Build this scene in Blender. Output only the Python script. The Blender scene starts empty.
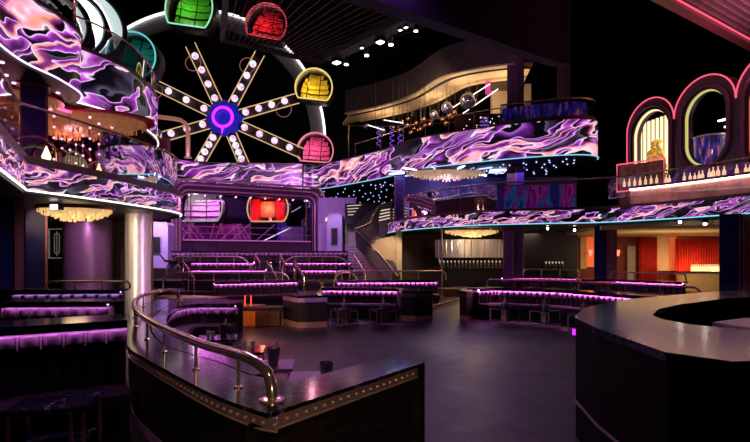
import bpy, math, random
from mathutils import Vector, Matrix
random.seed(7)
R = math.radians
S = bpy.context.scene
C = S.collection
# ---------------------------------------------------------------- camera, world, big lights, exposure
CAMZ, F, HZ = 1.75, 500.0, 257.0
cam = bpy.data.objects.new('camera', bpy.data.cameras.new('camera'))
C.objects.link(cam)
cam.location = (0, 0, CAMZ); cam.rotation_euler = (R(90), 0, 0)
cam.data.lens = 24; cam.data.sensor_width = 36; cam.data.sensor_fit = 'HORIZONTAL'
cam.data.shift_y = (HZ - 221) / 750
cam.data.clip_end = 200
S.camera = cam
S.view_settings.view_transform = 'Standard'; S.view_settings.look = 'None'
S.view_settings.gamma = 1; S.view_settings.use_curve_mapping = False
S.view_settings.exposure = 0.0
S.cycles.use_denoising = True
S.cycles.max_bounces = 6; S.cycles.diffuse_bounces = 2; S.cycles.glossy_bounces = 4
S.cycles.transparent_max_bounces = 16; S.cycles.sample_clamp_indirect = 3
w = bpy.data.worlds.new('world'); S.world = w; w.use_nodes = True
w.node_tree.nodes['Background'].inputs[0].default_value = (.5, .35, .7, 1)
w.node_tree.nodes['Background'].inputs[1].default_value = .0015

def lamp(kind, loc, energy, col, to=None, size=1.0, size_y=None, spot=60, blend=.6, parent=None, name='light'):
    d = bpy.data.lights.new(name, kind); d.energy = energy; d.color = col
    if kind == 'AREA':
        d.size = size
        if size_y: d.shape = 'RECTANGLE'; d.size_y = size_y
    else: d.shadow_soft_size = size
    if kind == 'SPOT': d.spot_size = R(spot); d.spot_blend = blend
    o = bpy.data.objects.new(name, d); C.objects.link(o); o.location = loc
    if to is not None:
        o.rotation_euler = (Vector(to) - Vector(loc)).to_track_quat('-Z', 'Y').to_euler()
    elif kind == 'AREA': pass
    if parent: o.parent = parent
    return o
PURPLE = (.55, .2, 1); WARM = (1, .66, .35); PINK = (1, .25, .6); BLUE = (.2, .25, 1)
# purple wash added above the dance floor, its source unseen
lamp('AREA', (-1, 12, 9.3), 110, (.5, .16, 1), size=5, size_y=5, name='purple_wash')
lamp('SPOT', (2.4, 19, 8.4), 700, (1, .75, .6), to=(1.9, 10.2, 0), size=.3, spot=12, name='floor_pool')
lamp('SPOT', (-4.2, 14, 9), 700, (.8, .3, 1), to=(-3, 5.5, .8), size=.3, spot=44, name='booth_wash')
lamp('SPOT', (-2, 2.5, 8), 45, (.9, .3, .9), to=(-4.2, 5, .9), size=.3, spot=40, name='near_bench_wash')
lamp('SPOT', (-6, 18, 9), 2900, (.85, .3, 1), to=(-6.5, 26.5, 3.0), size=.4, spot=70, name='stage_wash')
lamp('SPOT', (3.2, 14, 8.6), 60, (.45, .5, 1), to=(2.6, 4.9, 1.2), size=.3, spot=22, name='bar_wash')
lamp('SPOT', (.2, .4, 5.2), 60, (1, .62, .5), to=(-.6, 3.2, .8), size=.2, spot=36, name='rail_wash')  # warm spot added near the camera to brighten the brass
lamp('SPOT', (.4, -1.2, 2.3), 130, (1, .66, .5), to=(-.5, 3.6, .62), size=.1, spot=30, name='band_wash')  # unseen spot behind the camera, added for the rivet band
lamp('SPOT', (-1.2, 14, 7), 330, (.6, .2, 1), to=(-.4, 7.6, 0), size=.3, spot=44, name='floor_violet')  # extra unseen spot that tints the floor purple
lamp('AREA', (-3.2, 9.5, 5.5), 80, (1, .5, .75), to=(-3, 6, 1), size=.3, size_y=3, name='rail_highlight_fill')  # unseen overhead area light added for highlights on the brass rail
lamp('SPOT', (-1.5, 11, 7.5), 500, (1, .45, .75), to=(-4, 21, 1.0), size=.2, spot=46, name='tier_wash')  # pink spot without a fixture, put in to lift the dark tier rails
lamp('AREA', (13, 21.5, 1.2), 70, (1, .65, .3), to=(13, 22.5, 2.9), size=4, size_y=1.5, name='lower_right_ceiling_fill')  # upward fill added to brighten the cream ceiling
lamp('SPOT', (9, 12, 9), 500, (1, .5, .6), to=(12, 18, 6), size=.3, spot=60, name='arch_wash')
lamp('AREA', (-8.6, 13.2, 2.95), 10, WARM, to=(-8.3, 15, 1.5), size=1.2, name='lower_left_warm')
lamp('AREA', (6, 24.5, 2.9), 60, WARM, size=4, size_y=1.0, name='lower_centre_warm')
lamp('AREA', (14, 24.0, 2.75), 170, (1, .62, .3), size=6, size_y=2.0, name='lower_right_warm')

# ---------------------------------------------------------------- helpers
def P(px, py, Y): return Vector(((px - 375) / F * Y, Y, CAMZ - (py - HZ) / F * Y))
def PX(px, Y): return (px - 375) / F * Y
def PZ(py, Y): return CAMZ - (py - HZ) / F * Y

def rootloc(o):
    v = Vector((0, 0, 0))
    while o: v += o.location; o = o.parent
    return v
class MB:
    def __init__(s): s.v = []; s.f = []; s.uv = {}; s.m = []
    def add(s, vs, fs, uvs=None):
        b = len(s.v); s.v += [tuple(v) for v in vs]
        for i, f in enumerate(fs):
            if uvs: s.uv[len(s.f)] = [uvs[k] for k in f]
            s.f.append([b + k for k in f])
        return s
    def box(s, c, d, rz=0, bev=0.0):
        x, y, z = [k / 2 for k in d]; cs, sn = math.cos(rz), math.sin(rz)
        if bev <= 0:
            vs = [(i*x, j*y, k*z) for k in (-1, 1) for i, j in ((-1, -1), (1, -1), (1, 1), (-1, 1))]
            fs = [(3,2,1,0), (4,5,6,7), (0,1,5,4), (1,2,6,5), (2,3,7,6), (3,0,4,7)]
        else:
            b = min(bev, x*.9, y*.9, z*.9)
            ring = [(-x+b,-y), (x-b,-y), (x,-y+b), (x,y-b), (x-b,y), (-x+b,y), (-x,y-b), (-x,-y+b)]
            def sh(q): return [((abs(a)-b)*(1 if a > 0 else -1), (abs(e)-b)*(1 if e > 0 else -1)) for a, e in q]
            inn = [(-x+b,-y+b)]*1
            r2 = [(max(-x+b, min(x-b, a)), max(-y+b, min(y-b, e))) for a, e in ring]
            vs = [(a, e, -z) for a, e in r2] + [(a, e, -z+b) for a, e in ring] + [(a, e, z-b) for a, e in ring] + [(a, e, z) for a, e in r2]
            fs = [tuple(reversed(range(8))), tuple(range(24, 32))]
            for l in range(3):
                for k in range(8): fs.append((l*8+k, l*8+(k+1)%8, l*8+8+(k+1)%8, l*8+8+k))
        return s.add([(c[0]+a*cs-e*sn, c[1]+a*sn+e*cs, c[2]+g) for a, e, g in vs], fs)
    def prism(s, poly, z0, z1):
        n = len(poly); a = sum(poly[i][0]*poly[(i+1)%n][1]-poly[(i+1)%n][0]*poly[i][1] for i in range(n))
        if a < 0: poly = poly[::-1]
        vs = [(p[0], p[1], z0) for p in poly] + [(p[0], p[1], z1) for p in poly]
        return s.add(vs, [tuple(reversed(range(n))), tuple(range(n, 2*n))] + [(i, (i+1)%n, n+(i+1)%n, n+i) for i in range(n)])
    def wallpoly(s, poly, y0, y1):      # outline in x,z extruded along y
        n = len(poly); a = sum(poly[i][0]*poly[(i+1)%n][1]-poly[(i+1)%n][0]*poly[i][1] for i in range(n))
        if a < 0: poly = poly[::-1]
        vs = [(p[0], y0, p[1]) for p in poly] + [(p[0], y1, p[1]) for p in poly]
        return s.add(vs, [tuple(range(n)), tuple(reversed(range(n, 2*n)))] + [(i, n+i, n+(i+1)%n, (i+1)%n) for i in range(n)])
    def tube(s, path, r, n=8, closed=False, cap=True):
        path = [Vector(p) for p in path]; m = len(path); vs = []; fs = []
        up = None
        for i in range(m):
            if closed: t = path[(i+1)%m] - path[i-1]
            else: t = path[min(i+1, m-1)] - path[max(i-1, 0)]
            if t.length < 1e-9: t = Vector((0, 0, 1))
            t.normalize()
            if up is None:
                up = Vector((0, 0, 1)) if abs(t.z) < .9 else Vector((1, 0, 0))
            side = t.cross(up)
            if side.length < 1e-6: side = t.orthogonal()
            side.normalize(); up = side.cross(t).normalized()
            rr = r[i] if isinstance(r, (list, tuple)) else r
            for k in range(n):
                a = 2*math.pi*k/n
                vs.append(path[i] + side*math.cos(a)*rr + up*math.sin(a)*rr)
        for i in range(m if closed else m-1):
            j = (i+1) % m
            for k in range(n): fs.append((i*n+k, j*n+k, j*n+(k+1)%n, i*n+(k+1)%n))
        if cap and not closed: fs += [tuple(range(n)), tuple(reversed(range((m-1)*n, m*n)))]
        return s.add(vs, fs)
    def lathe(s, prof, c, n=20, ax=None):   # prof: (r, z)
        vs = []; fs = []
        for r, z in prof:
            for k in range(n):
                a = 2*math.pi*k/n; vs.append((c[0]+r*math.cos(a), c[1]+r*math.sin(a), c[2]+z))
        for i in range(len(prof)-1):
            for k in range(n): fs.append((i*n+k, i*n+(k+1)%n, (i+1)*n+(k+1)%n, (i+1)*n+k))
        if prof[0][0] > 1e-4: fs.append(tuple(reversed(range(n))))
        if prof[-1][0] > 1e-4: fs.append(tuple(range((len(prof)-1)*n, len(prof)*n)))
        return s.add(vs, fs)
    def ball(s, c, r, n=12, sz=1.0):
        return s.lathe([(max(r*math.sin(math.pi*i/8), 1e-5), -r*sz*math.cos(math.pi*i/8)) for i in range(9)], c, n)
    def sweep(s, path, prof, closed=False, uvh=None, closeprof=True):   # path [(x,y)] or (x,y,z); prof [(offset to the right, z)]
        nr = norms(path, closed); m, k = len(path), len(prof); vs = []; fs = []; uvs = []
        L = 0
        for i, p in enumerate(path):
            if i: L += math.hypot(p[0]-path[i-1][0], p[1]-path[i-1][1])
            pz = p[2] if len(p) > 2 else 0
            for (o, z) in prof:
                vs.append((p[0]+nr[i][0]*o, p[1]+nr[i][1]*o, pz+z)); uvs.append((L, z))
        if uvh: uvs = [(a/uvh[1], (b-uvh[0])/uvh[1]) for a, b in uvs]
        for i in range(m if closed else m-1):
            j = (i+1) % m
            for q in range(k if closeprof else k-1):
                r_ = (q+1) % k; fs.append((i*k+q, i*k+r_, j*k+r_, j*k+q))
        if closeprof and not closed: fs += [tuple(reversed(range(k))), tuple(range((m-1)*k, m*k))]
        return s.add(vs, fs, uvs if uvh else None)
    def build(s, name, mat, parent=None, smooth=False, local=False, label=None, solid=0):
        off = rootloc(parent) if (parent and not local) else Vector((0, 0, 0))
        me = bpy.data.meshes.new(name)
        me.from_pydata([Vector(v) - off for v in s.v], [], s.f)
        if s.uv:
            ul = me.uv_layers.new(name='UVMap')
            for fi, us in s.uv.items():
                p = me.polygons[fi]
                for li, u in zip(p.loop_indices, us): ul.data[li].uv = u
        me.materials.append(mat)
        if smooth:
            for p in me.polygons: p.use_smooth = True
            try: me.set_sharp_from_angle(angle=R(42))
            except Exception: pass
        o = bpy.data.objects.new(name, me); C.objects.link(o)
        if solid:
            md = o.modifiers.new('thickness', 'SOLIDIFY'); md.thickness = solid; md.offset = 0
        if parent: o.parent = parent
        if label: o['label'] = label
        return o
def norms(path, closed=False):
    m = len(path); out = []
    for i in range(m):
        def seg(a, b):
            dx, dy = path[b][0]-path[a][0], path[b][1]-path[a][1]; l = math.hypot(dx, dy) or 1
            return (dy/l, -dx/l)
        n1 = seg(i-1, i) if (i or closed) else None
        n2 = seg(i, (i+1) % m) if (i < m-1 or closed) else None
        if n1 is None: out.append(n2); continue
        if n2 is None: out.append(n1); continue
        x, y = n1[0]+n2[0], n1[1]+n2[1]; l = math.hypot(x, y) or 1
        x, y = x/l, y/l; c = max(.5, x*n1[0]+y*n1[1]); out.append((x/c, y/c))
    return out
def spl(pts, n=8):
    pts = [Vector(p) for p in pts]; out = []
    for i in range(len(pts)-1):
        p0 = pts[max(i-1, 0)]; p1 = pts[i]; p2 = pts[i+1]; p3 = pts[min(i+2, len(pts)-1)]
        for k in range(n):
            t = k/n
            out.append(.5*((2*p1)+(-p0+p2)*t+(2*p0-5*p1+4*p2-p3)*t*t+(-p0+3*p1-3*p2+p3)*t**3))
    out.append(pts[-1].copy()); return [tuple(v) for v in out]
def resamp(path, n):
    path = [Vector(p) for p in path]; d = [0]
    for i in range(1, len(path)): d.append(d[-1]+(path[i]-path[i-1]).length)
    out = []; j = 0
    for k in range(n+1):
        t = d[-1]*k/n
        while j < len(path)-2 and d[j+1] < t: j += 1
        q = (t-d[j])/max(d[j+1]-d[j], 1e-9); out.append(tuple(path[j].lerp(path[j+1], min(max(q, 0), 1))))
    return out
def arc(cx, cy, r, a0, a1, n=16): return [(cx+r*math.cos(R(a0+(a1-a0)*i/n)), cy+r*math.sin(R(a0+(a1-a0)*i/n))) for i in range(n+1)]
def offs(path, o): nr = norms(path); return [(p[0]+nr[i][0]*o, p[1]+nr[i][1]*o) for i, p in enumerate(path)]

_labels = {}
def tag(o, label, cat, group=None, kind=None):
    o['label'] = label; o['category'] = cat
    if group: o['group'] = group
    if kind: o['kind'] = kind
    return o
def thing(name, label, cat, loc=(0, 0, 0), rz=0, group=None):
    o = bpy.data.objects.new(name, None); o.empty_display_size = .1; C.objects.link(o)
    o.location = loc; o.rotation_euler = (0, 0, rz); return tag(o, label, cat, group)
def struct(o, label=None):
    o['kind'] = 'structure'
    if label: o['label'] = label
    return o
def dup(root, loc, rz=0, label=None, group=None, scale=None):
    def cp(o, par):
        c = o.copy(); C.objects.link(c)
        if par is not None: c.parent = par
        for ch in o.children: cp(ch, c)
        return c
    r = cp(root, None); r.location = loc; r.rotation_euler = (0, 0, rz)
    if label: r['label'] = label
    if group: r['group'] = group
    if scale: r.scale = (scale,)*3 if not isinstance(scale, tuple) else scale
    return r

# ---------------------------------------------------------------- materials
def mat(name, col, rough=.5, metal=0.0, emit=None, es=0, vary=0.0, vscale=6, bump=0.0, bscale=40, spec=None, coat=0, stretch=None):
    m = bpy.data.materials.new(name); m.use_nodes = True; nt = m.node_tree; b = nt.nodes['Principled BSDF']
    b.inputs['Base Color'].default_value = (*col, 1); b.inputs['Roughness'].default_value = rough; b.inputs['Metallic'].default_value = metal
    if spec is not None: b.inputs['Specular IOR Level'].default_value = spec
    if coat: b.inputs['Coat Weight'].default_value = coat; b.inputs['Coat Roughness'].default_value = .08
    if emit: b.inputs['Emission Color'].default_value = (*emit, 1); b.inputs['Emission Strength'].default_value = es
    if vary or bump:
        tc = nt.nodes.new('ShaderNodeTexCoord'); vec = tc.outputs['Object']
        if stretch:
            mp = nt.nodes.new('ShaderNodeMapping'); mp.inputs['Scale'].default_value = stretch
            nt.links.new(vec, mp.inputs['Vector']); vec = mp.outputs[0]
    if vary:
        n = nt.nodes.new('ShaderNodeTexNoise'); n.inputs['Scale'].default_value = vscale; n.inputs['Detail'].default_value = 4
        nt.links.new(vec, n.inputs['Vector'])
        r = nt.nodes.new('ShaderNodeValToRGB'); r.color_ramp.elements[0].position = .3; r.color_ramp.elements[1].position = .7
        r.color_ramp.elements[0].color = (*[c*(1-vary) for c in col], 1); r.color_ramp.elements[1].color = (*[min(1, c*(1+vary)) for c in col], 1)
        nt.links.new(n.outputs['Fac'], r.inputs[0]); nt.links.new(r.outputs[0], b.inputs['Base Color'])
    if bump:
        n2 = nt.nodes.new('ShaderNodeTexNoise'); n2.inputs['Scale'].default_value = bscale
        nt.links.new(vec, n2.inputs['Vector'])
        bp = nt.nodes.new('ShaderNodeBump'); bp.inputs['Strength'].default_value = bump; bp.inputs['Distance'].default_value = .01
        nt.links.new(n2.outputs['Fac'], bp.inputs['Height']); nt.links.new(bp.outputs[0], b.inputs['Normal'])
    return m
def glow(name, col, s): return mat(name, (0, 0, 0), .5, 0, col, s)
def ramp(nt, stops, fac):
    r = nt.nodes.new('ShaderNodeValToRGB'); e = r.color_ramp.elements
    while len(e) > 1: e.remove(e[-1])
    e[0].position = stops[0][0]; e[0].color = (*stops[0][1], 1)
    for p, c in stops[1:]:
        q = e.new(p); q.color = (*c, 1)
    nt.links.new(fac, r.inputs[0]); return r
def led_mat(name, seed, strength=1.0, su=.5, sv=.95):
    m = bpy.data.materials.new(name); m.use_nodes = True; nt = m.node_tree; b = nt.nodes['Principled BSDF']
    b.inputs['Base Color'].default_value = (.004, .004, .005, 1); b.inputs['Roughness'].default_value = .25
    L = nt.links.new; N = nt.nodes.new
    tc = N('ShaderNodeTexCoord'); mp = N('ShaderNodeMapping'); mp.inputs['Scale'].default_value = (su, sv, 1)
    mp.inputs['Rotation'].default_value = (0, 0, R(-24)); mp.inputs['Location'].default_value = (seed*3.7, seed*1.3, seed)
    L(tc.outputs['UV'], mp.inputs[0])
    n = N('ShaderNodeTexNoise'); n.inputs['Scale'].default_value = 1.3; n.inputs['Detail'].default_value = 2.5; n.inputs['Roughness'].default_value = .5; L(mp.outputs[0], n.inputs['Vector'])
    s = N('ShaderNodeVectorMath'); s.operation = 'SUBTRACT'; s.inputs[1].default_value = (.5, .5, .5); L(n.outputs['Color'], s.inputs[0])
    k = N('ShaderNodeVectorMath'); k.operation = 'SCALE'; k.inputs['Scale'].default_value = 1.0; L(s.outputs[0], k.inputs[0])
    a = N('ShaderNodeVectorMath'); a.operation = 'ADD'; L(mp.outputs[0], a.inputs[0]); L(k.outputs[0], a.inputs[1])
    K = (0.002, .001, .004)
    def layer(scl, off, stops):
        m2 = N('ShaderNodeMapping'); m2.inputs['Scale'].default_value = scl; m2.inputs['Location'].default_value = (off, off*.7, off*.3); m2.inputs['Rotation'].default_value = (0, 0, R(-14)); L(a.outputs[0], m2.inputs[0])
        q = N('ShaderNodeTexNoise'); q.inputs['Scale'].default_value = 1.0; q.inputs['Detail'].default_value = 1.0; q.inputs['Roughness'].default_value = .35; L(m2.outputs[0], q.inputs['Vector'])
        return ramp(nt, stops, q.outputs['Fac'])
    l1 = layer((.95, 3.2, 1), 1.7, [(0, K), (.50, K), (.508, (1, .7, 1)), (.522, (.62, .12, .72)), (.545, (.26, .02, .36)), (.585, (.04, .004, .07)), (.60, K), (.625, K), (.632, (1, .6, .9)), (.65, (.5, .08, .55)), (.70, (.05, .01, .08))])
    l2 = layer((.75, 2.8, 1), 7.1, [(0, K), (.545, K), (.552, (1, .85, .9)), (.565, (1, .42, .6)), (.585, (.9, .36, .22)), (.61, (.3, .03, .25)), (.65, K)])
    l3 = layer((.7, 1.5, 1), 12.3, [(0, K), (.42, K), (.47, (.03, .02, .05)), (.51, (.10, .08, .13)), (.516, K), (.59, K), (.63, (.12, .015, .2)), (.67, (.35, .12, .5)), (.675, K)])
    x1 = N('ShaderNodeMix'); x1.data_type = 'RGBA'; x1.blend_type = 'LIGHTEN'; x1.inputs[0].default_value = 1; L(l1.outputs[0], x1.inputs[6]); L(l2.outputs[0], x1.inputs[7])
    mx = N('ShaderNodeMix'); mx.data_type = 'RGBA'; mx.blend_type = 'LIGHTEN'; mx.inputs[0].default_value = 1; L(x1.outputs[2], mx.inputs[6]); L(l3.outputs[0], mx.inputs[7])
    L(mx.outputs[2], b.inputs['Emission Color'])
    b.inputs['Emission Strength'].default_value = strength
    return m
def floor_mat():
    m = bpy.data.materials.new('dark_chevron_parquet'); m.use_nodes = True; nt = m.node_tree; b = nt.nodes['Principled BSDF']; L = nt.links.new; N = nt.nodes.new
    tc = N('ShaderNodeTexCoord'); mp = N('ShaderNodeMapping'); mp.inputs['Rotation'].default_value = (0, 0, R(38)); L(tc.outputs['Object'], mp.inputs[0])
    # big parquet squares whose plank direction alternates
    ck = N('ShaderNodeTexChecker'); ck.inputs['Scale'].default_value = 1.1; L(mp.outputs[0], ck.inputs['Vector'])
    br = []
    for rot in (0, 90):
        m2 = N('ShaderNodeMapping'); m2.inputs['Rotation'].default_value = (0, 0, R(rot)); L(mp.outputs[0], m2.inputs[0])
        t = N('ShaderNodeTexBrick'); t.inputs['Scale'].default_value = 1.0; t.inputs['Brick Width'].default_value = .9; t.inputs['Row Height'].default_value = .15
        t.inputs['Mortar Size'].default_value = .006; t.inputs['Color1'].default_value = (.046, .027, .04, 1); t.inputs['Color2'].default_value = (.02, .012, .018, 1); t.inputs['Mortar'].default_value = (.008, .006, .007, 1)
        L(m2.outputs[0], t.inputs['Vector']); br.append(t)
    mx = N('ShaderNodeMix'); mx.data_type = 'RGBA'; L(ck.outputs['Fac'], mx.inputs[0]); L(br[0].outputs['Color'], mx.inputs[6]); L(br[1].outputs['Color'], mx.inputs[7])
    L(mx.outputs[2], b.inputs['Base Color'])
    n = N('ShaderNodeTexNoise'); n.inputs['Scale'].default_value = 2.5; L(tc.outputs['Object'], n.inputs['Vector'])
    mr = N('ShaderNodeMapRange'); mr.inputs[3].default_value = .3; mr.inputs[4].default_value = .5; L(n.outputs['Fac'], mr.inputs[0]); L(mr.outputs[0], b.inputs['Roughness'])
    return m
def marble_mat(name, base=(.012, .010, .016), vein=(.16, .14, .2), rough=.12):
    m = bpy.data.materials.new(name); m.use_nodes = True; nt = m.node_tree; b = nt.nodes['Principled BSDF']; L = nt.links.new; N = nt.nodes.new
    tc = N('ShaderNodeTexCoord'); n = N('ShaderNodeTexNoise'); n.inputs['Scale'].default_value = 1.6; n.inputs['Detail'].default_value = 7; n.inputs['Distortion'].default_value = 1.5; L(tc.outputs['Object'], n.inputs['Vector'])
    r = ramp(nt, [(0, base), (.485, base), (.5, vein), (.512, base), (.6, base), (.607, tuple(c*.6 for c in vein)), (.615, base), (1, base)], n.outputs['Fac'])
    L(r.outputs[0], b.inputs['Base Color']); b.inputs['Roughness'].default_value = rough; return m
def holo_mat(nm='iridescent_panel', sc=3, em=.35, stops=None):
    m = bpy.data.materials.new(nm); m.use_nodes = True; nt = m.node_tree; b = nt.nodes['Principled BSDF']; L = nt.links.new; N = nt.nodes.new
    tc = N('ShaderNodeTexCoord'); mp = N('ShaderNodeMapping'); mp.inputs['Scale'].default_value = (.5, .5, .12); L(tc.outputs['Object'], mp.inputs[0])
    n = N('ShaderNodeTexNoise'); n.inputs['Scale'].default_value = sc; n.inputs['Detail'].default_value = 3; L(mp.outputs[0], n.inputs['Vector'])
    r = ramp(nt, stops or [(.3, (.05, .01, .1)), (.42, (.02, .02, .22)), (.47, (.02, .15, .4)), (.5, (.1, .01, .2)), (.56, (.45, .03, .25)), (.6, (.05, .01, .12)), (.7, (.3, .02, .3))], n.outputs['Fac'])
    L(r.outputs[0], b.inputs['Base Color']); L(r.outputs[0], b.inputs['Emission Color']); b.inputs['Emission Strength'].default_value = em
    b.inputs['Roughness'].default_value = .15; return m
def glass_mat(name, tint=(1, 1, 1), refl=.12):
    m = bpy.data.materials.new(name); m.use_nodes = True; nt = m.node_tree; nt.nodes.remove(nt.nodes['Principled BSDF']); L = nt.links.new; N = nt.nodes.new
    t = N('ShaderNodeBsdfTransparent'); t.inputs[0].default_value = (*tint, 1); g = N('ShaderNodeBsdfGlossy'); g.inputs['Roughness'].default_value = .03
    f = N('ShaderNodeLayerWeight'); f.inputs[0].default_value = .25; mr = N('ShaderNodeMapRange'); mr.inputs[3].default_value = refl; mr.inputs[4].default_value = .9
    L(f.outputs['Fresnel'], mr.inputs[0]); mx = N('ShaderNodeMixShader'); L(mr.outputs[0], mx.inputs[0]); L(t.outputs[0], mx.inputs[1]); L(g.outputs[0], mx.inputs[2])
    L(mx.outputs[0], nt.nodes['Material Output'].inputs[0]); return m
FLOORM = floor_mat()
BLACK = mat('black_paint', (.006, .005, .008), .6, vary=.3)
SOFF = mat('dark_soffit', (.03, .022, .03), .45, vary=.4, vscale=2)
DWOOD = mat('dark_wood', (.022, .014, .013), .5, vary=.6, vscale=3, stretch=(1, 1, 8))
MARB = marble_mat('black_marble'); MARB2 = marble_mat('black_marble_bar', (.006, .012, .03), (.10, .12, .2), .16); MARB2.node_tree.nodes['Principled BSDF'].inputs['Specular IOR Level'].default_value = .3; MARB2.node_tree.nodes['Principled BSDF'].inputs['Specular Tint'].default_value = (.25, .45, 1, 1)  # bluish reflections put into the bar marble's base and specular tint
LEATH = mat('plum_leather', (.42, .2, .40), .42, vary=.3, vscale=9, bump=.15, bscale=30)
LITEDGE = mat('lit_edge_leather', (.75, .4, .6), .4, vary=.1)  # bright lit edges between near pads, put into the colour
LEATHD = mat('shaded_leather', (.03, .014, .026), .4, vary=.3, vscale=9)  # dark copy of the leather, shade of lower backs and seats in its colour
BRASS = mat('brass', (.85, .62, .38), .24, .75, vary=.12, vscale=5)
ROSE = mat('rose_brass', (.85, .58, .5), .28, .65, vary=.12, vscale=5)
BEADM = mat('bead_brass', (.95, .72, .55), .3, .5, vary=.08)
CHROME = mat('chrome', (.8, .78, .84), .14, .8, vary=.05)
STEEL = mat('brushed_steel', (.72, .68, .72), .38, .6, vary=.25, vscale=2, stretch=(6, 6, .3))
COPPER = mat('copper', (.85, .42, .24), .22, 1, vary=.1)
BRONZE = mat('bronze_trim', (.16, .11, .09), .4, .6, vary=.2)
NAVY = mat('navy_lacquer', (.016, .016, .17), .35, vary=.25, vscale=2)
TRIMP = mat('mauve_trim', (.48, .18, .22), .4, .2, vary=.2)
PURPM = mat('purple_lacquer', (.12, .04, .3), .3, vary=.3)
CREAM = mat('cream_plaster', (.62, .46, .27), .55, vary=.1, vscale=2)
BROWN = mat('brown_plaster', (.075, .045, .05), .6, vary=.25, vscale=2)
WALLB = mat('umber_wall', (.09, .06, .045), .6, vary=.3, vscale=3, stretch=(1, 1, 6))
LAV = mat('lavender_wall', (.42, .33, .6), .5, vary=.1)
RED = mat('red_velvet', (.6, .025, .012), .6, vary=.25, vscale=4)
DRED = mat('dark_red_wall', (.16, .012, .01), .5, vary=.3)
WHITEM = mat('white_quartz', (.8, .72, .74), .3, vary=.05)
GREYM = mat('grey_panel', (.3, .27, .26), .5, vary=.1)
GREEN = mat('green_panel', (.12, .62, .05), .3, vary=.25); GOLD = mat('gold_panel', (.75, .52, .04), .3, .2, vary=.2)
CRIM = mat('crimson_panel', (.65, .02, .04), .3, vary=.3); TEAL = mat('teal_panel', (.04, .3, .26), .3, vary=.3); PINKM = mat('pink_panel', (.75, .12, .3), .3, vary=.3)
CRYSTAL = mat('crystal', (.9, .75, .5), .15, 0, (1, .62, .25), .55, vary=.1)
CRYSTALO = mat('amber_crystal', (.6, .32, .14), .25, 0, (1, .42, .16), .14, vary=.3)
BOTTLE = mat('bottle_glass', (.05, .05, .05), .08, 0, vary=.1)
HOLO = holo_mat(sc=4, em=.25)
HOLOD = holo_mat('reflection_and_glaze_streaks', 14, .8, [(.3, (.005, .004, .02)), (.45, (.01, .01, .06)), (.5, (.03, .03, .3)), (.53, (.02, .01, .05)), (.6, (.12, .03, .2)), (.66, (.4, .15, .08)), (.7, (.02, .01, .05))])  # emissive streaks paint reflections in the balustrade glass; the drum's glaze shares them
GLASS = glass_mat('clear_glass', (.9, .85, .95)); GLASSB = glass_mat('smoked_blue_glass', (.35, .3, .6), .2)
G_WHITE = glow('white_light', (1, .9, .86), 2.2); G_CYAN = glow('cyan_light', (.25, .75, 1), 1.1); G_LILAC = glow('lilac_light', (.9, .6, 1), 2.2)
G_PURP = glow('purple_tape', (.85, .28, 1), 16); G_REDT = glow('red_tape', (1, .12, .15), 12); G_BLUET = glow('blue_tape', (.4, .5, 1), 14)
G_PINK = glow('pink_neon', (1, .11, .2), 1.15); G_MAG = glow('magenta_neon', (.62, .03, 1), 1.6); G_WARM = glow('warm_light', (1, .72, .4), 3.5)
G_STAR = glow('star_light', (.4, .5, 1), 2.4); G_PSTAR = glow('pink_star_light', (1, .45, .8), 2.5); G_YEL = glow('yellow_light', (.9, .85, .3), 1.6)
G_BULB = glow('globe_bulb', (1, .66, .88), 1.1)
def _bulb():
    nt = G_BULB.node_tree; b = nt.nodes['Principled BSDF']; tc = nt.nodes.new('ShaderNodeTexCoord'); n = nt.nodes.new('ShaderNodeTexNoise'); n.inputs['Scale'].default_value = 5
    nt.links.new(tc.outputs['Object'], n.inputs['Vector'])
    q = ramp(nt, [(.35, (.95, .3, .7)), (.47, (1, .75, .95)), (.55, (1, .95, 1)), (.65, (.6, .9, .95))], n.outputs['Fac']); nt.links.new(q.outputs[0], b.inputs['Emission Color'])
_bulb(); G_SPOT = glow('spot_lens', (1, .97, .9), 5); G_DOWN = glow('downlight_lens', (1, .92, .8), 30); G_FLAME = glow('candle_light', (1, .6, .2), 3)
LED = led_mat('marbled_led_screen', 1.0, 1.12); LED2 = led_mat('marbled_led_screen_second', 2.3, 1.08); LED3 = led_mat('marbled_led_screen_third', 4.1, 1.12)

# ---------------------------------------------------------------- structure
struct(MB().prism([(-30, -4), (30, -4), (30, 46), (-30, 46)], -.1, 0).build('floor', FLOORM))
struct(MB().prism([(-30, -4), (30, -4), (30, 46), (-30, 46)], 22, 22.2).build('ceiling', BLACK))
struct(MB().box((0, 46, 11), (60, .3, 22)).build('wall_back', BLACK))
struct(MB().box((-30, 21, 11), (.3, 50, 22)).build('wall_left', BLACK))
struct(MB().box((30, 21, 11), (.3, 50, 22)).build('wall_right', BLACK))

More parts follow.
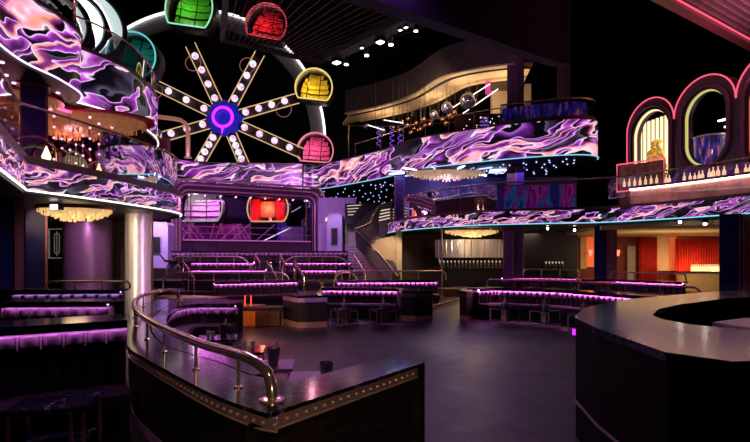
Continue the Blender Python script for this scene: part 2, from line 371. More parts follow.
BALL = {'purple marbled LED fascia around the lower left balcony': 'clear glass balustrade with brass handrail on the lower left balcony',
 'cyan edged LED fascia along the lower right balcony': 'clear glass balustrade with handrail along the lower right balcony',
 'purple LED fascia on the nearest upper left balcony lobe': 'glass balustrade on the nearest upper left balcony lobe',
 'pink orange LED fascia curling around the second upper left lobe': 'glass balustrade with gold rail on the second upper left lobe'}
def fascia(name, pts, z0, z1, m, label, edge=G_LILAC, n=8, glassh=1.05, rail=BRASS, glass=True, railr=.03, raise_=.1, sharp=False, side=1, gm=None):
    path = spl(pts, n) if not sharp else pts
    path = [p[:2] for p in path]
    H = z1-z0
    t = thing(name, label, 'LED screen', (path[0][0], path[0][1], z0))
    MB().sweep(path, [(.0, z0), (.0, z1)], uvh=(z0, H), closeprof=False).build('screen', m, t, True)
    MB().sweep(path, [(-.02, z0-.06), (-.02, z1+.02), (-.25, z1+.02), (-.25, z0-.06)]).build('backing', BLACK, t)
    MB().tube([(*offs(path, .03)[i], z0+.0) for i in range(len(path))], .022, 6).build('edge_light', edge, t)
    MB().sweep(path, [(.05, z1), (.05, z1+raise_), (-.27, z1+raise_), (-.25, z1)]).build('coping', BRONZE, t)
    if glassh:
        b = thing(name.replace('led_fascia', 'balustrade') if 'led_fascia' in name else 'balustrade', BALL[label], 'balustrade', (path[0][0], path[0][1], z1+raise_))
        if glass: MB().sweep(path, [(-.1, z1+raise_), (-.1, z1+raise_+glassh-.04)], closeprof=False).build('glass', gm or GLASS, b, True)
        MB().tube([(*offs(path, -.1)[i], z1+raise_+glassh) for i in range(len(path))], railr, 8).build('handrail', rail, b, True)
    return path, t

Z1B, Z1T = 3.09, 3.62      # first balcony screen
Z2B, Z2T = 6.1, 7.62       # second balcony screen
# first balcony, left
LP = [(-4.9, 5.9), (-5.84, 7.8), (-7.0, 10.0)] + spl([(-7.0, 10.0), (-6.62, 11.3), (-6.3, 12.6), (-6.02, 14.4), (-6.15, 15.8), (-6.9, 17.0), (-8.6, 18.0)], 6)[1:]
fascia('led_fascia', LP, Z1B, Z1T, LED, 'purple marbled LED fascia around the lower left balcony', G_WHITE, sharp=True, raise_=.16)
struct(MB().prism([p[:2] for p in offs(LP, -.22)] + [(-20, 18.5), (-20, 5.9)], Z1B-.06, 3.6).build('ceiling_1', SOFF))
# first balcony, right
RP = spl([(.75, 28.2), (.92, 26.8), (2.3, 23.6), (4.4, 21.1), (6.6, 20.1), (8.75, 19.4), (10.3, 17.6), (11.5, 15.2), (12.6, 12.5)], 8)
RP = [p[:2] for p in RP]
fascia('led_fascia', RP, Z1B, Z1T, LED2, 'cyan edged LED fascia along the lower right balcony', G_CYAN, sharp=True, glassh=1.1)
struct(MB().prism(offs(RP, -.22) + [(24, 12.5), (24, 34), (.75, 34)], Z1B-.06, 3.6).build('ceiling_2', SOFF))
# second balcony, near left lobe
A1 = spl([(-6.6, 7.4), (-7.45, 9.4), (-7.85, 11.0), (-7.75, 12.3), (-8.0, 13.6), (-9.2, 14.4), (-11, 14.6)], 8)
A1 = [p[:2] for p in A1]
fascia('led_fascia', A1, Z2B, Z2T, LED3, 'purple LED fascia on the nearest upper left balcony lobe', G_LILAC, sharp=True, glassh=.85)
struct(MB().prism(offs(A1, -.22) + [(-20, 14.6), (-20, 7.4)], Z2B-.06, 6.6).build('ceiling_3', BLACK))
# second balcony, second left lobe, recess, centre and right lobe in one run
A2 = spl([(-9.6, 13.2), (-8.45, 14.0), (-7.8, 15.6), (-7.9, 17.6), (-8.35, 19.2), (-9.3, 20.8), (-10.4, 22.2), (-11.2, 24.5), (-11.5, 27.2)], 8)
A2 = [p[:2] for p in A2]
fascia('led_fascia', A2, Z2B, Z2T, LED2, 'pink orange LED fascia curling around the second upper left lobe', G_WHITE, sharp=True, glassh=.85)
struct(MB().prism(offs(A2, -.22) + [(-20, 27.2), (-20, 14.7), (-11, 14.7)], Z2B-.06, 6.6).build('ceiling_4', SOFF))
A3 = spl([(-12.6, 29.0), (-11.2, 30.8), (-8, 31.4), (-4.6, 31.6)], 8); A3 = [p[:2] for p in A3]
fascia('led_fascia', A3, Z2B, Z2T, LED, 'purple LED fascia behind the big illuminated wheel', G_LILAC, sharp=True, glassh=0, raise_=.05)
struct(MB().prism(offs(A3, -.22) + [(-4.6, 31.9), (-12.6, 31.9)], Z2B-.06, 6.6).build('ceiling_5', SOFF))
A4 = spl([(-4.55, 31.9), (-3.4, 31.8), (-1.8, 30.2), (.5, 27.4), (2.2, 24.8), (3.9, 23.5), (5.6, 22.4), (7.6, 21.5), (8.9, 21.3), (9.7, 21.8), (9.85, 22.9), (9.0, 24.2)], 8); A4 = [p[:2] for p in A4]
fascia('led_fascia', A4, Z2B, Z2T, LED3, 'broad pink LED fascia sweeping across the upper right balcony', G_CYAN, sharp=True, glassh=0, raise_=.06)
struct(MB().prism(offs(A4, -.22) + [(9, 30), (6, 44), (-6.2, 44)], Z2B-.06, 6.6).build('ceiling_6', SOFF))
# the balustrade of the right lobe, tall dark glass with a gold rail
i0 = min(range(len(A4)), key=lambda i: abs(A4[i][0]-5.7)); gp = A4[i0:]
b = thing('balustrade', 'curved smoked glass balustrade with gold rail on the upper right balcony', 'balustrade', (*gp[0], Z2T+.06))
MB().sweep(gp, [(-.1, Z2T+.06), (-.1, 8.55)], closeprof=False).build('glass', GLASSB, b, True)
MB().tube([(*offs(gp, -.1)[i], 8.57) for i in range(len(gp))], .04, 8).build('handrail', BRASS, b, True)
t = thing('reflection_sheet', 'deep blue and violet painted reflections behind the upper right glass balustrade', 'curtain', (*gp[0], Z2T+.06))  # sheet added to stand for coloured reflections in the glass
MB().sweep(offs(gp, -.45), [(0, Z2T), (0, 8.5)], closeprof=False).build('strands', HOLOD, t, True, solid=.03)
MB().sweep(gp, [(-.06, Z2T+.06), (-.06, Z2T+.2), (-.14, Z2T+.2), (-.14, Z2T+.06)]).build('bottom_rail', BRONZE, b)
gp2 = A4[max(0, i0-30):i0+1]
b = thing('handrail', 'thin brass handrail climbing past the copper globes', 'handrail', (*gp2[0], Z2T+.06))
MB().tube([(*offs(gp2, -.1)[i], 8.45) for i in range(len(gp2))], .03, 8).build('rail', BRASS, b, True)
for i in range(0, len(gp2), 5): MB().tube([(*offs(gp2, -.1)[i], Z2T+.06), (*offs(gp2, -.1)[i], 8.45)], .02, 6).build('post', BRASS, b)
# the black dark core wall right of the big soffit is simply empty dark space

# ---- big dark purple bulkhead
DPURP = mat('aubergine_plaster', (.035, .016, .055), .7, vary=.15, vscale=1.5)
struct(MB().prism([(-1.2, 12.4), (-.08, 13.1), (6.45, 17.4), (6.85, 17.45), (6.75, 17.75), (6.2, 17.7), (-.4, 13.5), (-1.4, 12.7)], 8.5, 16).build('ceiling_7', DPURP))
for k, (x0, x1, Y, z0, z1, m) in enumerate([(557, 571, 18.9, 7.7, 9.0, DPURP)]): pass

# ---- pillars
def pillar(pxl, pxr, Y, z0, z1, m, trims, label, capm=None):
    cx = PX((pxl+pxr)/2, Y); W = (pxr-pxl)/F*Y; rz = -math.atan2(cx, Y)
    # world width is corrected for facing the hall at an angle
    W *= math.cos(rz)
    t = bpy.data.objects.new('pillar', None); C.objects.link(t); t.location = (cx, Y, z0); t.rotation_euler = (0, 0, rz); struct(t, label)
    MB().box((0, W/2, (z1-z0)/2), (W, W, z1-z0), 0, .02).build('shaft', m, t, local=True)
    q = MB()
    for fr, fw in trims:
        q.box((-W/2+fr*W, -.015, (z1-z0)/2), (fw*W, .05, z1-z0-.01))
    q.build('trim', TRIMP, t, local=True)
    if capm: MB().box((0, W/2, z1-z0-.06), (W*1.25, W*1.25, .12)).build('capital', capm, t, local=True)
    return t
pillar(-22, 24, 10.7, 1.0, 3.1, NAVY, [(.9, .2)], 'near left pillar')
MB_ = MB().box((PX(0, 10.5), 10.5+.3, .53), (1.1, .6, 1.06)); q = MB_
for i in range(12): q.box((PX(0, 10.5)-.5+i*.09, 10.49, .53), (.02, .03, 1.0))
struct(MB_.build('trim_1', BLACK))
pillar(25, 48, 13.6, 0, 3.1, NAVY, [(.93, .1)], 'second left pillar')
pillar(20, 48, 12.4, 3.6, 6.12, PURPM, [(.04, .08), (.96, .1)], 'upper left pillar', TRIMP)
pillar(503, 524, 22.9, 0, 3.1, PURPM, [(.5, .04), (.96, .08)], 'centre right pillar', BRONZE)
pillar(507, 524, 23.6, 3.6, 6.12, BRONZE, [(.5, .05)], 'pillar over centre right pillar')
pillar(516, 524, 23.4, 3.6, 6.12, PURPM, [(.1, .05)], 'purple face of the centre right pillar', BRONZE)
pillar(594, 617, 20.6, 0, 3.1, NAVY, [(.58, .06), (.8, .36)], 'right pillar')
pillar(719, 742, 15.6, 0, 3.1, NAVY, [(.9, .06)], 'far right pillar')
pillar(742, 775, 15.2, 0, 3.1, mat('rust_panel', (.28, .08, .05), .5, vary=.3), [(.05, .05)], 'rust coloured pillar at the right edge')
pillar(394, 405, 26.0, 3.6, 6.12, PURPM, [(.1, .1)], 'violet pillar at the stair head')
pillar(507, 524, 24.2, 7.0, 12.6, mat('plum_paint', (.13, .05, .12), .6, vary=.2), [(.5, .03)], 'upper centre right pillar')
pillar(557, 571, 25.6, 7.0, 12, DPURP, [], 'thin dark pillar')
pillar(396, 402, 25.5, 0, 3.1, CREAM, [], 'slim cream pillar beside the stair')

# silver column and purple lit column
t = thing('silver_column', 'shiny silver cylindrical column under the lower left balcony', 'column', (PX(138.5, 15), 15, 0)); t['kind'] = 'structure'
MB().lathe([(.37, 0), (.37, 3.1)], (PX(138.5, 15), 15, 0), 32).build('shaft', STEEL, t, True)
MB().lathe([(.41, 0), (.41, .1), (.37, .12)], (PX(138.5, 15), 15, 0), 32).build('base', BRASS, t, True)
lamp('AREA', (PX(128, 14.2), 14.0, 1.6), 13, (1, .78, .5), to=(PX(136, 15), 15, 1.6), size=.08, size_y=2.6, name='column_warm')
lamp('AREA', (PX(153, 14.6), 14.5, 1.6), 6, (1, .5, .95), to=(PX(141, 15), 15, 1.6), size=.08, size_y=2.6, name='column_pink')
t = bpy.data.objects.new('pillar', None); C.objects.link(t); struct(t, 'round pillar washed with violet light'); t.location = (PX(88, 17), 17, 0)
MB().lathe([(.75, 0), (.75, 3.1)], (PX(88, 17), 17, 0), 32).build('shaft', mat('matt_round_pillar', (.22, .13, .2), .35, .3, vary=.1), t, True)
lamp('SPOT', (PX(87, 14.6), 14.6, 3.0), 200, (.85, .35, .9), to=(PX(86, 17), 16.4, 1.7), size=.03, spot=62, name='violet_wash')
t = thing('floor_pole', 'thin brass pole from balcony to floor in the left of the hall', 'pole', (PX(152, 14.2), 14.2, 0))
MB().tube([(PX(152, 14.2), 14.2, 0), (PX(152, 14.2), 14.2, 3.1)], .035, 10).build('shaft', ROSE, t, True)
MB().lathe([(.09, 0), (.09, .03), (.04, .05)], (PX(152, 14.2), 14.2, 0), 16).build('foot', ROSE, t, True)
t = thing('floor_pole', 'thin brass pole under the lower right balcony chandelier', 'pole', (PX(442, 21.8), 21.8, 0))
MB().tube([(PX(442, 21.8), 21.8, 0), (PX(442, 21.8), 21.8, 3.1)], .03, 10).build('shaft', ROSE, t, True)
MB().lathe([(.09, 0), (.09, .03), (.04, .05)], (PX(442, 21.8), 21.8, 0), 16).build('foot', ROSE, t, True)

# walls beneath and behind balconies
struct(MB().box((-13, 18.4, 1.55), (9, .3, 3.1)).build('wall_1', WALLB))
struct(MB().box((-13.2, 20.5, 5.1), (9.5, .3, 3.0)).build('wall_2', mat('wine_wall', (.12, .02, .03), .5, vary=.4)))
struct(MB().box((5.6, 28.5, 1.55), (10, .3, 3.1)).build('wall_3', WALLB))
struct(MB().box((8.6, 24.6, 1.55), (2.6, .3, 3.1)).build('wall_4', mat('navy_wall', (.02, .02, .05), .6, vary=.2)))
struct(MB().box((5.9, 26.6, 4.8), (9.6, .2, 2.4)).build('wall_5', mat('violet_wall', (.06, .03, .18), .5, vary=.3)))
struct(MB().box((17, 27.6, 1.5), (14, .3, 3.0)).build('wall_6', DRED))
struct(MB().prism([(9.3, 20.5), (10.6, 18.3), (12.5, 16.4), (24, 16.4), (24, 27.5), (9.3, 27.5)], 2.86, 3.1).build('ceiling_8', CREAM))

# ---------------------------------------------------------------- recessed star lights on the second soffit
star = tag(MB().lathe([(.034, 0), (.034, -.03), (.015, -.04)], (0, 0, 0), 8).build('ceiling_light', G_STAR), 'tiny blue white star light set in the upper balcony soffit', 'light', 'star lights under the upper balcony')
def inpoly(x, y, poly):
    c = False
    for i in range(len(poly)):
        x1, y1 = poly[i][:2]; x2, y2 = poly[i-1][:2]
        if (y1 > y) != (y2 > y) and x < (x2-x1)*(y-y1)/(y2-y1)+x1: c = not c
    return c
soff = offs(A4, -.5) + [(9, 26.2), (2.0, 26.2), (2.0, 43), (-6.0, 43)]
first = True
for i in range(36):
    for j in range(34):
        x = -6+i*.62+random.uniform(-.2, .2)+(j % 2)*.3; y = 22+j*.62+random.uniform(-.2, .2)
        if y > 30 and (i+j) % 3: continue
        if not inpoly(x, y, soff): continue
        if ((x-3.6)/2.8)**2 + ((y-25.3)/1.3)**2 < 1: continue
        if first: star.location = (x, y, Z2B-.06); first = False
        else:
            c = star.copy(); C.objects.link(c); c.location = (x, y, Z2B-.06)
pst = tag(MB().lathe([(.05, 0), (.05, -.03), (.02, -.04)], (0, 0, 0), 8).build('ceiling_light', G_PSTAR), 'small pink downlight under the nearest upper left lobe', 'light', 'pink downlights under the left lobes')
first = True
for (px, py) in [(2, 59), (6, 72), (14, 80), (33, 72), (47, 84), (22, 64), (36, 60), (8, 88), (58, 90), (64, 80), (28, 92), (44, 70)]:
    Y = 4.35*F/(HZ-py); p = P(px, py, Y)
    if not inpoly(p.x, p.y, offs(A1, -.3) + [(-20, 14.6), (-20, 7.4)]): continue
    if first: pst.location = (p.x, p.y, Z2B-.06); first = False
    else: c = pst.copy(); C.objects.link(c); c.location = (p.x, p.y, Z2B-.06)

# ---------------------------------------------------------------- chandeliers
def chandelier(cx, cy, z, rx, ry, drop, cm, label, cap, strands=150, light=None):
    t = thing('chandelier', label, 'chandelier', (cx, cy, z))
    e = [(cx+rx*math.cos(a*math.pi/16), cy+ry*math.sin(a*math.pi/16)) for a in range(32)]
    MB().prism(e, z-.08, z).build('canopy', cap, t)
    s = MB()
    for i in range(strands):
        a = random.uniform(0, 2*math.pi); r = math.sqrt(random.random())
        x, y = cx+rx*.95*r*math.cos(a), cy+ry*.95*r*math.sin(a); l = drop*(1-r*r*.75)*random.uniform(.75, 1.1)
        s.tube([(x, y, z-.08), (x, y, z-.08-l)], [.012, .03], 4)
    o = s.build('crystals', cm, t); o['kind'] = 'stuff'
    MB().lathe([(.001, -drop*.85), (.45, -drop*.75), (.8, -drop*.4), (.95, 0)], (0, 0, 0), 24).build('bowl', cm, t, True, local=True).scale = (rx, ry, 1)
    if light: lamp('POINT', (0, 0, -drop-.3), light[0], light[1], size=.3, parent=t, name='lamp_bulb')
    return t
chandelier(PX(76, 12.8), 12.8, 3.03, .92, .75, .3, CRYSTAL, 'glowing crystal chandelier under the lower left balcony', ROSE, 170, (14, WARM))
chandelier(PX(473, 22.6), 23.0, 3.03, 1.3, .9, .3, CRYSTAL, 'wide glowing crystal chandelier beside the lower right pillars', ROSE, 170, (35, WARM))
chandelier(PX(60, 15), 15.6, 6.04, 2.5, 1.4, .55, CRYSTALO, 'large amber chandelier on the left first balcony', CRIM, 160, (60, (1, .4, .4)))
chandelier(PX(10, 13), 13.4, 6.04, 1.0, 1.0, .5, CRYSTALO, 'smaller amber chandelier at the left picture edge', CRIM, 80, (30, (1, .3, .4)))
ct = chandelier(PX(447, 24.8), 25.0, 6.04, 2.1, 1.0, .42, mat('pale_amber_crystal', (.8, .6, .4), .2, 0, (1, .6, .3), .32, vary=.2), 'shallow amber chandelier ringed by blue light bars', CHROME, 150, (60, (.5, .45, 1)))
for k in range(12):
    a = k*math.pi/6+.2
    MB().tube([(ct.location.x+2.2*math.cos(a), 25.0+1.05*math.sin(a), 6.0), (ct.location.x+3.0*math.cos(a), 25.0+1.7*math.sin(a), 6.0)], .03, 6).build('light_bar', G_BLUET if k % 2 else G_STAR, ct)
# hanging pink lights on the left first balcony
pl = thing('pendant_light', 'thin string with small pink bulbs hanging on the left balcony', 'light', (0, 0, 0), 0, 'pink bulb strings on the left balcony')
m = MB().tube([(0, 0, 0), (0, 0, -1.6)], .008, 4); m.build('cord', BRONZE, pl, local=True)
for k in range(5): MB().ball((0, 0, -.35-k*.3), .035, 8).build('bulb', G_PSTAR, pl, local=True)
first = True
for (px, Y, z) in [(12, 13, 6.1), (54, 14.0, 6.1), (62, 15.4, 6.0), (70, 14.2, 6.0), (83, 15, 5.9), (90, 14.1, 5.9), (99, 14.8, 5.8), (107, 15.6, 5.8), (112, 15.2, 5.7), (118, 16.4, 5.9), (76, 16.2, 5.7), (5, 12.2, 6.1)]:
    p = (PX(px, Y), Y, Z2B-.06)
    if first: pl.location = p; first = False
    else: dup(pl, p)
# pink light panel lines on the first-left ceiling
for i, (a, b_, lb) in enumerate([((55, 107), (124, 128), 'pink ceiling light strip nearest the upper left fascia'), ((0, 108), (20, 112), 'short pink ceiling light strip at the left edge')]):
    Y1 = 4.2*F/(HZ-a[1]); Y2 = 4.2*F/(HZ-b_[1]); p, q_ = P(*a, Y1), P(*b_, Y2)
    t = thing('light_strip', lb, 'light', p)
    MB().tube([p, q_], .05, 6).build('tube', glow('rose_light_%d' % i, (1, .12, .4), 2.0), t)
    MB().box(((p.x+q_.x)/2-.1, (p.y+q_.y)/2, 6.0), (.1, .1, .08)).build('bracket', BRONZE, t)
lamp('AREA', (-10.8, 15.2, 6.0), 60, (1, .15, .45), size=3, size_y=2, name='rose_balcony_light')
# little arched lamps and figures on the left first balcony
def arch_lamp(px, py, Y, label, glowm=G_WARM):
    p = P(px, py, Y); z0 = 3.6; t = thing('arch_lamp', label, 'lamp', (p.x, Y, z0))
    pts = [(-.3, 0), (-.3, .55)] + [(.3*math.cos(R(180-a)), .55+.3*math.sin(R(180-a))) for a in range(15, 166, 15)] + [(.3, .55), (.3, 0)]
    MB().tube([(a, 0, b_) for a, b_ in pts], .035, 6).build('frame', COPPER, t, local=True)
    MB().lathe([(.12, 0), (.13, .1), (.06, .35), (.1, .55), (.01, .8)], (0, .05, 0), 12).build('shade', glowm, t, True, local=True)
arch_lamp(45, 148, 11.9, 'copper arch with a glowing cone lamp behind the left balcony rim')
arch_lamp(59, 148, 12.6, 'second copper arch lamp, dimmer, right of the glowing one', GREYM)
arch_lamp(98, 152, 14.2, 'glowing arch lamp further along the left balcony', G_FLAME)
t = thing('violet_drum', 'violet glazed drum standing at the end of the left balcony', 'screen', (PX(131, 17.2), 17.2, 3.62))
MB().lathe([(.42, 0), (.42, 1.6), (.36, 1.65)], (PX(131, 17.2), 17.2, 3.62), 24).build('drum', PURPM, t, True)
lamp('SPOT', (PX(140, 14), 14, 5.6), 60, (.6, .3, 1), to=(PX(131, 17), 17, 4.4), size=.1, spot=40, name='drum_light')

# ---------------------------------------------------------------- nested crescent lamps, upper left
for k, (xr, xi, Y, lb) in enumerate([(122, 104, 18.6, 'outermost glowing white crescent ring lamp'), (103, 85, 17.4, 'middle glowing white crescent ring lamp'), (86, 72, 16.4, 'innermost glowing white crescent ring lamp'), (66, 58, 15.6, 'dim crescent ring lamp behind the near balcony rail')]):
    s = F/Y; cz = PZ(21-k, Y); X0 = PX(xr-36, Y); RX = 36/s; RZ = (35-k)/s; wi = (xr-xi)/s
    t = thing('ring_lamp', lb, 'lamp', (X0, Y, cz)); vs = []; fs = []; n = 48
    for i in range(n):
        a = 2*math.pi*i/n; c_, s_ = math.cos(a), math.sin(a)
        for q_ in range(5):
            f_ = q_/4; rx_ = RX-wi*f_*(.55+.45*c_)*1.0
            vs.append((X0+rx_*c_-RZ*s_*(.32), Y+.1+.35*math.sin(f_*math.pi/2), cz+(RZ-wi*f_*.22)*s_))
    for i in range(n):
        j = (i+1) % n
        for q_ in range(4): fs.append((i*5+q_, i*5+q_+1, j*5+q_+1, j*5+q_))
    MB().add(vs, fs).build('diffuser', mat('opal_shell_%d' % k, (.75, .85, .85), .35, 0, (.55, .68, .68), (.62, .6, .5, .1)[k], vary=.1), t, True, solid=.03)
    MB().tube([vs[i*5+4] for i in range(n)], .03, 6, True).build('light_edge', G_WHITE, t, True)
    MB().tube([vs[i*5] for i in range(n)], .09, 6, True).build('rim', BLACK, t, True)
    MB().tube([(X0, Y, cz+RZ), (X0, Y, 21.95)], .02, 6).build('cable', BLACK, t)
lamp('POINT', P(90, 15, 17.6), 90, (.8, 1, 1), size=.4, name='ring_glow')

# ---------------------------------------------------------------- the big wheel
def globe(t, p, r=.22):
    return MB().ball(p, r, 12).build('globe_bulb', G_BULB, t, True)
WY = 32.6; HUB = P(225, 119, WY)
t = thing('illuminated_wheel', 'big illuminated wheel with eight golden spokes and pink globe bulbs', 'wheel', HUB)
m = MB()
pet = []
for k in range(8):
    a = k*math.pi/4; m.lathe([(.001, -.2), (.5, -.12), (.6, 0), (.001, .1)], (0, 0, 0), 12)
m = MB()
n = 64; vs = [(HUB.x, WY-.42, HUB.z)]; 
for i in range(n):
    a = 2*math.pi*i/n; r = 1.12+.1*math.cos(8*a); vs.append((HUB.x+r*math.cos(a), WY-.15, HUB.z+r*math.sin(a)))
for i in range(n):
    a = 2*math.pi*i/n; r = 1.0+.1*math.cos(8*a); vs.append((HUB.x+r*math.cos(a), WY+.15, HUB.z+r*math.sin(a)))
fs = [(0, 1+i, 1+(i+1) % n) for i in range(n)] + [(1+i, 1+n+i, 1+n+(i+1) % n, 1+(i+1) % n) for i in range(n)]
MB().tube([(HUB.x, WY+.1, HUB.z), (HUB.x, 45.8, HUB.z)], .15, 8).build('axle', BLACK, t)
m.add(vs, fs).build('hub', mat('cobalt_hub', (.03, .03, .5), .25, .2, (.02, .02, .5), .5, vary=.7, vscale=3), t)
MB().tube([(HUB.x+.62*math.cos(a*math.pi/16), WY-.5, HUB.z+.62*math.sin(a*math.pi/16)) for a in range(32)], .1, 8, True).build('hub_ring', G_MAG, t, True)
MB().tube([(HUB.x, WY-.5, HUB.z-.55), (HUB.x-.05, WY-.5, HUB.z-1.1)], [.12, .03], 8).build('hub_stem', G_MAG, t, True)
for ang, L in [(16, 4.7), (62, 4.6), (115, 5.1), (154, 6.0), (196, 5.3), (240, 3.6), (293, 3.4), (-24, 5.3)]:
    d = Vector((math.cos(R(ang)), 0, math.sin(R(ang)))); nn = Vector((-d.z, 0, d.x)); w_ = .33
    sp = MB()
    c0 = HUB+d*1.0; c1 = HUB+d*L
    sp.add([c0-nn*w_*.8+Vector((0, .1, 0)), c1-nn*w_*.8+Vector((0, .1, 0)), c1+nn*w_*.8+Vector((0, .1, 0)), c0+nn*w_*.8+Vector((0, .1, 0)), c0-nn*w_*.8+Vector((0, .2, 0)), c1-nn*w_*.8+Vector((0, .2, 0)), c1+nn*w_*.8+Vector((0, .2, 0)), c0+nn*w_*.8+Vector((0, .2, 0))],
           [(0,1,2,3), (7,6,5,4), (0,4,5,1), (1,5,6,2), (2,6,7,3), (3,7,4,0)])
    o = sp.build('spoke', mat('spoke_board', (.05, .025, .03), .5, vary=.3) if 'spoke_board' not in bpy.data.materials else bpy.data.materials['spoke_board'], t)
    for sgn in (-1, 1):
        MB().tube([c0+nn*w_*sgn, c1+nn*w_*sgn+d*.25], .035, 6).build('gold_bar', bpy.data.materials.get('gold_neon') or glow('gold_neon', (1, .62, .28), .75), o)
    nb = 4
    for k in range(nb):
        r = 1.45+k*(L-1.9)/3.2
        if r < L+.1: globe(o, HUB+d*r+Vector((0, -.2, 0)))
    if ang in (16, 62, 115, 154):
        cc = HUB+d*(L*.82)+nn*(-.45 if ang in (16,) else .35)
        MB().tube([cc+Vector((.5*math.cos(a*math.pi/12), 0, .5*math.sin(a*math.pi/12))) for a in range(24)], .022, 6, True).build('small_hoop', bpy.data.materials.get('dim_rose_neon') or glow('dim_rose_neon', (.6, .2, .2), .5), o)
# the white-lit arch behind it
t = thing('lit_arch', 'huge white edged arch curving behind the illuminated wheel', 'arch', P(195, 140, 34))
AY = 34.5; s = AY/F; vs = []; fs = []; n = 60; A0 = P(195, 140, AY)
for i in range(n+1):
    a = R(-12+204*i/n)
    for (r, y) in ((129.5, 0), (129.5, .3), (116, .3), (116, 0)): vs.append((A0.x+r*s*math.cos(a), AY+y, A0.z+r*s*math.sin(a)))
for i in range(n):
    for q_ in range(4): fs.append((i*4+q_, i*4+(q_+1) % 4, i*4+4+(q_+1) % 4, i*4+4+q_))
for q_ in (4, n-4): MB().tube([vs[q_*4+2], (vs[q_*4+2][0], 45.8, vs[q_*4+2][2])], .1, 6).build('bracket', BLACK, t)
MB().add(vs, fs).build('band', mat('arch_paint', (.3, .3, .33), .5, 0, vary=.1), t)
MB().tube([(A0.x+130*s*math.cos(R(-12+204*i/n)), AY-.1, A0.z+130*s*math.sin(R(-12+204*i/n))) for i in range(n+1)], .085, 6).build('light_edge', G_WHITE, t, True)

# ---------------------------------------------------------------- gondolas
def gondola(px, py, Y, w_px, h_px, tilt, panel, neon, label, en, col, flat=.62, parent_group=None, root=None, name='gondola', deep=1.2, light=True):
    p = P(px, py, Y); t = thing(name, label, 'gondola', p); Wd = w_px/F*Y/2; Hd = h_px/F*Y/2
    def outline(k=1.0, y=0):
        pts = []
        for i in range(48):
            a = 2*math.pi*i/48; x, z = math.cos(a), math.sin(a)
            z = max(z, -flat-.12*0)
            x, z = x*Wd*k, (z*Hd + (1-flat)*Hd*.35)*k
            c_, s_ = math.cos(tilt), math.sin(tilt); pts.append((x*c_-z*s_, y, x*s_+z*c_))
        return pts
    a, b_ = outline(1, 0), outline(1, deep); n = 48
    MB().add(a+b_, [(i, (i+1) % n, n+(i+1) % n, n+i) for i in range(n)]).build('shell', mat_dark_shell, t, True, local=True, solid=.06)
    MB().add([(0, deep, 0)]+b_, [(0, 1+i, 1+(i+1) % n) for i in range(n)]).build('back_panel', mat_dark_shell, t, local=True)
    MB().tube(outline(1.0, -.04), .045, 6, True).build('neon_outline', neon, t, True, local=True)
    # rounded louvred cabin lining
    q = MB(); c_, s_ = math.cos(tilt), math.sin(tilt)
    rows = 6
    for r in range(rows):
        z0 = -Hd*flat*.8+(r)*(Hd*1.55/rows); zc = z0+Hd*.12; half = Wd*.76*math.sqrt(max(.2, 1-(max(zc-.1*Hd, 0)/(Hd*.95))**2))
        for seg in range(6):
            x0 = -half+seg*half/3; x1 = x0+half/3; yy0 = deep*.85-.25*(1-((x0)/max(half, .01))**2)*-1; yy1 = deep*.85+.25*(1-(x1/max(half, .01))**2)
            dz = Hd*.27
            pts = [(x0, yy0-.35, z0), (x1, yy1-.35, z0), (x1, yy1-.2, z0+dz), (x0, yy0-.2, z0+dz)]
            q.add([(x*c_-z*s_, y, x*s_+z*c_) for x, y, z in pts], [(0, 1, 2, 3)])
    q.build('lining', panel, t, local=True, solid=.03)
    MB().tube([(0, deep, 0), (0, max(deep+.2, 34.4-Y), 0)], .06, 6).build('axle', mat_dark_shell, t, local=True)
    g = MB()
    for k in (-.33, .33): g.tube([((k*Wd)*c_-(-Hd*.6)*s_, 0, (k*Wd)*s_+(-Hd*.6)*c_), ((k*Wd)*c_-(Hd*.9)*s_, 0, (k*Wd)*s_+(Hd*.9)*c_)], .03, 6)
    g.build('window_bars', BLACK, t, local=True)
    o_ = outline(.98, .0); MB().add([(0, 0, 0)]+o_, [(0, 1+i, 1+(i+1) % n) for i in range(n)]).build('glass', GLASS, t, local=True)
    if light:
        lamp('POINT', (-Wd*.2, .25, Hd*.35), en, col, size=.15, parent=t, name='cabin_lamp')
    return t
mat_dark_shell = mat('dark_shell', (.03, .02, .02), .4, .3, vary=.2)
gondola(130, 60, 27.5, 50, 50, R(-12), TEAL, glow('teal_neon', (.15, .7, .75), .9), 'teal outlined glass gondola behind the upper left lobe', 26, (.4, 1, .85))
gondola(188.5, 12, 30, 47, 56, R(-8), GREEN, glow('mint_neon', (.3, .9, .55), 1.0), 'green gondola at the top of the wheel arch', 28, (.75, 1, .4))
gondola(265.5, 27, 31.5, 41, 42, R(-10), CRIM, glow('crimson_neon', (.9, .06, .1), .9), 'crimson gondola seen through the ceiling grid', 70, (1, .35, .35))
gondola(313.5, 90, 31, 37, 38, R(-6), GOLD, glow('yellow_neon', (.95, .75, .2), 1.0), 'golden gondola on the right of the wheel', 65, (1, .85, .35))
gondola(315, 153, 32.8, 36, 36, R(-4), PINKM, glow('salmon_neon', (1, .25, .35), .9), 'pink gondola low on the right of the wheel', 60, (1, .5, .6))

# bent golden pipe on the upper left deck
t = thing('bent_pipe', 'rose gold bent pipe standing left of the wheel hub', 'pipe', P(188, 158, 26))
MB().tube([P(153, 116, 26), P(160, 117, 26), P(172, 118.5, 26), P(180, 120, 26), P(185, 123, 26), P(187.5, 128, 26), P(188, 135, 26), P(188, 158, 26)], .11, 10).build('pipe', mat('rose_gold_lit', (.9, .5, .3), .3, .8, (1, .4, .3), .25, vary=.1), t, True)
MB().lathe([(.2, 0), (.2, .05), (.12, .08)], P(188, 158, 26), 12).build('foot', ROSE, t)
